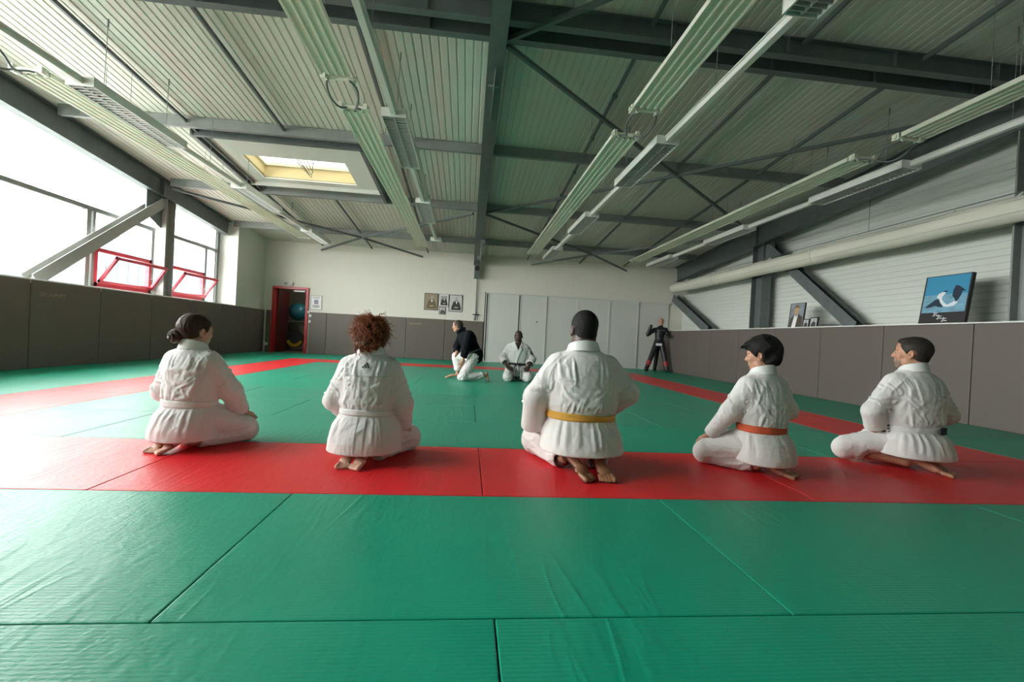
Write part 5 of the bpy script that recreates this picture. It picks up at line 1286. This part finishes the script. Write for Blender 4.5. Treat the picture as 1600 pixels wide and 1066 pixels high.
# ---- bearded man, black-tipped belt
P=dict(skin=M['skin_tan'],gi=M['gi2'],w=1.06,dp=1.05,torso=.975,leg_yaw=.46,head_yaw=.62,head_pitch=.05,head_s=1.05,seed=31.4,belt_z=.315,belt=M['gi_trim'],belt_h=.020,sleeve=1.06,neck=1.0,
 elbows=[(-.285,.03,.42),(.285,-.02,.42)],wrists=[(-.185,.13,.255),(.12,.19,.30)],cuff=(.045,0),hand_dir=[(.75,.45,-.1),(-.8,.3,-.1)],knees=[(-.20,.34,.09),(.12,.33,.09)],heels=[(-.05,-.05,.11),(.07,-.04,.12)],balls=[(-.03,-.20,.036),(.035,-.18,.045)],foot_s=1.0,hem_z=.11,cuff_r=.068,fold_amp=.9,brow=M['hair_brown'],leg_up=(.22,0),lean=.0)
B,T,HR,HC,hs=seiza('person','man with a short beard kneeling at the right end of the row',(3.37,3.03),.02,.99,P)
people['P5']=B
h=hair_cap(B,T,HR,HC,hs,hair_mat('short_dark_hair',(.022,.017,.013),.6),t=.007,nape=-.055,front=.060,noise=(90,.0014),top=.006,back=.006,fringe=lambda v,TT,R: v.ell(TT(0,.045,.088),(.048,.036,.020),R,.02))
th=np.linspace(math.radians(281),math.radians(306),8); M['navy']=mat('navy_cloth',(.015,.018,.035),.7)
bandmesh('belt_patch',np.array([(.206*1.06*math.cos(t),-.012+.168*1.05*math.sin(t),.317) for t in th]),np.stack([np.cos(th),np.sin(th),0*th],1),.050,.006,M['navy'],P['_belt'])
for k,(z0,dx) in enumerate(((.325,0),(.300,.01),(.280,-.01))):
    o=bandmesh('belt_end',spline([(-.205,-.03,z0),(-.225,.03,z0-.005),(-.235+dx,.08,z0-.03),(-.23+dx,.11,z0-.06)],12),np.tile([-1,-.2,.3],(12,1)),.030,.006,M['gi_trim'],P['_belt'])
    bandmesh('belt_stripe',spline([(-.2075,-.03,z0),(-.2285,.03,z0-.005),(-.2385+dx,.08,z0-.03),(-.2335+dx,.11,z0-.06)],12),np.tile([-1,-.2,.3],(12,1)),.011,.005,M['navy'],o)
v=Vol(HC-.16,HC+.16,.003); TT=lambda x,y,z:HC+HR@(np.array([x,y,z])*hs)
v.ell(TT(0,.026,-.060),(.059,.066,.056),HR); v.ell(TT(0,.054,-.092),(.031,.027,.024),HR,.015); v.ell(TT(0,.06,-.015),(.075,.09,.040),HR,.006,'s'); v.ell(TT(0,.108,-.063),(.017,.03,.010),HR,.004,'s'); v.ell(TT(0,-.06,-.06),(.10,.042,.10),HR,.006,'s')
V,F=v.mesh(lambda P_,N_:.0016*(vnoise(P_*240)-.5)*2-.0022*(vnoise(P_*60)>.62)); np_object('beard',V,F,mat('greying_stubble',(.23,.155,.12),.85,bump=((400,400,400),.6,.002,2)),B)

hairy=lambda: None
# ---- seated teacher facing the class
P=dict(skin=M['skin_dark'],gi=M['gi2'],w=1.10,dp=1.0,head_yaw=-.05,head_pitch=-.03,head_s=1.0,seed=44.2,belt_z=.33,belt=M['black'],belt_h=.020,sleeve=1.12,neck=.95,
 elbows=[(-.30,.00,.44),(.30,.00,.44)],wrists=[(-.215,.21,.285),(.215,.21,.285)],hand_dir=[(.45,.8,-.35),(-.45,.8,-.35)],knees=[(-.20,.31,.09),(.20,.31,.09)],heels=[(-.07,-.10,.11),(.07,-.10,.11)],balls=[(-.03,-.245,.034),(.03,-.245,.034)],
 cuff=(.11,.11),cuff_r=.070,fold_amp=1.1,brow=M['hair_black'],hand_s=1.1,leg=1.08)
B,T,HR,HC,hs=seiza('person','seated man in a white gi and black belt facing the camera, hands on thighs',(1.0,8.72),math.pi-.03,.985,P)
people['P7']=B
hair_cap(B,T,HR,HC,hs,M['hair_black'],t=.003,nape=-.05,front=.060,noise=(90,.0006))
be=P['_belt']
def tail(x0,x1,zb,w_=.038):
    pts=spline([(x0,.166,.335),(x0*1.3,.185,.30),((x0+x1)/2,.23,.25),(x1,.27,.20),(x1*1.02,.30,.14),(x1,.295,zb)],20)
    return bandmesh('belt_end',pts,np.tile([0,1,.25],(20,1)),w_,.008,M['black'],be),pts
for a,b_,z in ((-.035,-.055,.05),(.035,.075,.035)):
    o,pts=tail(a,b_,z)
    bandmesh('belt_stripe',pts[5:]+np.array([0,.0045,.0015]),np.tile([0,1,.25],(15,1)),.012,.003,M['gi_trim'],o)
v=Vol((-.05,.12,.29),(.05,.22,.37),.003); v.ell((0,.168,.333),(.026,.016,.022)); V,F=v.mesh(); np_object('belt_knot',V,F,M['black'],be)
v=Vol((-.40,-.12,.44),(-.14,.10,.72),.005); v.ell((-.272,.050,.555),(.026,.034,.045),rotm(0,0,.45)); v.ell((-.222,.050,.655),(.022,.026,.016),rotm(0,0,.9)); V,F=v.mesh(); np_object('sleeve_patch',V,F,M['black'],B)
# ---- man in black, half kneeling, turned to the wall
M['navy_gi']=mat('black_jacket_cloth',(.006,.007,.010),.9,bump=((420,420,420),.25,.0012,2)); M['navy_gi'].node_tree.nodes['Principled BSDF'].inputs['Specular IOR Level'].default_value=.12
def kneeler():
    loc=np.array([.06,8.35,0.]); J=lambda x,y,z: np.array([x,y,z])-loc
    hipL,hipR=J(.06,8.50,.46),J(.13,8.33,.44); kR=J(-.06,8.16,.075); aR=J(.34,8.27,.105); kL=J(-.19,8.66,.42); aL=J(-.16,8.60,.09)
    pel=J(.11,8.43,.47); ch=J(-.01,8.44,.76); nk=J(-.13,8.46,.92); HC=J(-.205,8.47,1.005); HR=rotm(1.30,-.12,.0)
    shR,shL=J(.02,8.27,.86),J(-.11,8.63,.86); elR,elL=J(-.03,8.19,.60),J(-.20,8.62,.62); wrR,wrL=J(-.07,8.20,.36),J(-.20,8.55,.50)
    v=Vol((-.48,-.50,-.01),(.50,.50,1.16),.006)
    v.capsule(pel,ch,.13,.12,.05); v.ell(ch,(.10,.17,.14),None,.05); v.capsule(ch,nk,.09,.055,.04); v.capsule(nk,HC+HR@np.array([0,-.03,-.05]),.055,.052,.02)
    T=head(v,HC,HR,.98)
    for h,k_,a in ((hipR,kR,aR),(hipL,kL,aL)): v.capsule(h,k_,.08,.055,.04); v.capsule(k_,a,.052,.035,.02)
    for sh,el,wr in ((shR,elR,wrR),(shL,elL,wrL)): v.capsule(sh,el,.050,.042,.03); v.capsule(el,wr,.040,.027,.02)
    hand(v,wrR+np.array([-.005,0,-.01]),(-.15,.1,-.95),(.3,-.9,0),.95,side=1,curl=.6); hand(v,wrL,(-.3,.3,-.7),(-.6,-.4,.3),.95,side=1,curl=.5)
    foot(v,aR+np.array([.045,0,.045]),J(.425,8.29,.045),side=1,s=1.0,up=(.8,0,.2),dip=.9)
    foot(v,aL+np.array([.03,0,-.035]),J(-.325,8.60,.03),side=-1,s=.95,up=(0,0,-1))
    V,F=v.mesh(); V[:,2]=np.maximum(V[:,2],.002)
    b=np_object('person',V,F,M['skin_tan']); b.location=tuple(loc); tag(b,'crouching man in a black jacket and white trousers, half kneeling beside the cupboard','person')
    eyes(b,T,HR,.98,M['hair_grey'])
    hair_cap(b,T,HR,HC,.98,M['hair_grey'],t=.006,nape=-.055,front=.050,noise=(90,.001))
    v=Vol((-.45,-.42,.28),(.45,.45,1.02),.006)
    v.capsule(pel+np.array([.02,0,.02]),ch,.155,.150,.05); v.ell(pel+np.array([.04,-.0,-.01]),(.155,.175,.155),None,.06); v.ell(ch+np.array([.02,0,.0]),(.135,.20,.17),None,.06); v.capsule(ch,nk,.12,.060,.05)
    for sh,el,wr in ((shR,elR,wrR),(shL,elL,wrL)):
        e=wr+(el-wr)*.12; v.capsule(sh,el,.075,.072,.05); v.capsule(el,e,.070,.062,.03,cut=.001); u=(e-el)/np.linalg.norm(e-el); v.capsule(e-u*.04,e+u*.08,.05,.05,.004,'s')
    v.plane_cut(J(.10,8.4,.36),np.array([-.35,0,-.94])); v.blur(2)
    V,F=v.mesh(fold_field([(ch,.22,(-.5,0,1),.06,.008),(pel,.2,(1,0,.6),.05,.008),(elR,.12,(.3,0,1),.03,.010)],seed=51)); jk=np_object('jacket',V,F,M['navy_gi'],b)
    R_=rotm(0,0,0); th=np.linspace(0,2*math.pi,49); ax=ch-pel; ax/=np.linalg.norm(ax); e1=np.cross(ax,(0,1,0)); e1/=np.linalg.norm(e1); e2=np.cross(ax,e1); c=pel+ax*.07+np.array([.02,0,.0])
    pts=np.array([c+e1*math.cos(t)*.178+e2*math.sin(t)*.186 for t in th]); bandmesh('belt',pts,pts-c,.030,.008,mat('worn_grey_belt',(.10,.10,.11),.7),b)
    pts=spline([nk+np.array([-.075,.02,-.06]),nk+np.array([-.05,-.075,.0]),nk+np.array([.035,-.07,.045]),nk+np.array([.075,0,.055]),nk+np.array([.035,.07,.045]),nk+np.array([-.05,.075,.0]),nk+np.array([-.075,-.02,-.06])],40); bandmesh('collar',pts,pts-nk,.04,.012,M['navy_gi'],b)
    v=Vol((-.42,-.42,-.01),(.42,.46,.62),.006)
    v.ell(pel+np.array([0,0,-.04]),(.14,.17,.13),None,.04)
    v.capsule(hipR,kR,.105,.085,.04); v.capsule(kR,aR+(kR-aR)*.12,.080,.062,.03); v.capsule(hipL,kL,.10,.085,.04); v.capsule(kL,aL+np.array([0,0,.10]),.085,.075,.03)
    v.capsule(aR+(kR-aR)*.12,aR-(kR-aR)*.2,.045,.045,.006,'s'); v.capsule(aL+np.array([0,0,.10]),aL-np.array([0,0,.1]),.055,.055,.006,'s'); v.blur(1)
    V,F=v.mesh(fold_field([(kR,.15,(1,0,1),.04,.012),((kR+aR)/2,.15,(1,0,.2),.035,.010),(kL,.18,(0,0,1),.045,.012),(hipR,.15,(1,0,.3),.04,.010)],seed=61)); V[:,2]=np.maximum(V[:,2],.003)
    np_object('trousers',V,F,M['gi2'],b); return b
people['P6']=kneeler()
# ---- training dummy in the corner
def dummy():
    loc=np.array([6.12,13.9,0.]); J=lambda x,y,z: np.array([x,y,z],float)
    M['dummy']=mat('black_dummy_vinyl',(.010,.011,.013),.45)
    b=empty('training_dummy',tuple(loc)); tag(b,'black grappling dummy with a flesh-coloured head leaning upright in the corner','training dummy')
    v=Vol((-.62,-.45,-.01),(.55,.45,1.75),.009)
    v.capsule(J(.10,0,.95),J(.12,0,1.30),.13,.15,.05); v.capsule(J(.12,0,1.33),J(.14,0,1.46),.15,.07,.05); v.ell(J(.12,0,1.34),(.23,.10,.09),None,.05)
    v.capsule(J(-.08,0,1.34),J(-.30,-.03,1.18),.075,.06,.04); v.capsule(J(-.30,-.03,1.18),J(-.23,-.08,1.46),.062,.05,.02)
    v.capsule(J(.30,0,1.36),J(.36,-.10,1.18),.08,.065,.04); v.capsule(J(.36,-.10,1.18),J(.32,-.24,1.14),.06,.05,.02)
    v.capsule(J(.03,-.02,.95),J(-.36,-.18,.06),.095,.065,.04); v.capsule(J(.18,-.02,.95),J(.30,-.28,.06),.10,.07,.04)
    v.capsule(J(-.36,-.18,.06),J(-.40,-.30,.045),.06,.045,.02); v.capsule(J(.30,-.28,.06),J(.30,-.38,.045),.065,.045,.02)
    v.capsule(J(.10,.05,.95),J(.08,.18,.05),.08,.06,.04)
    V,F=v.mesh(fold_field([(J(.1,0,1.1),.3,(1,0,.2),.06,.006)],seed=3)); V[:,2]=np.maximum(V[:,2],.002); np_object('body',V,F,M['dummy'],b)
    v=Vol((-.05,-.22,1.4),(.34,.20,1.78),.006); HR=rotm(math.pi-.25,0,0); v.capsule(J(.13,0,1.40),J(.14,0,1.56),.06,.055,.02); head(v,J(.14,-.01,1.63),HR,1.0); V,F=v.mesh(); np_object('head',V,F,mat('dummy_flesh_rubber',(.42,.20,.13),.5),b)
    for (p,q,r0,r1) in ((J(.03,-.02,.95),J(-.36,-.18,.06),.095,.065),(J(.18,-.02,.95),J(.30,-.28,.06),.10,.07)):
        a,c=p+(q-p)*.70,p+(q-p)*.86; mb=MB(); mb.tube([a,c],[r0+(r1-r0)*.70+.006,r0+(r1-r0)*.86+.006],20); o=mb.build('red_band',mat('red_band',(.30,.02,.03),.5),None,smooth='auto'); o.parent=b
    mb=MB(); mb.hexa([(-.05,-.135,.83),(.14,-.145,.83),(.14,-.125,.83),(-.05,-.115,.83),(-.05,-.150,.91),(.14,-.160,.91),(.14,-.13,.91),(-.05,-.12,.91)]); o=mb.build('white_tag',M['paper'],None); o.parent=b
    mb=MB(); mb.box(.03,.21,-.158,-.152,1.325,1.34); o=mb.build('chest_print',M['steel_light'],None); o.parent=b
dummy()
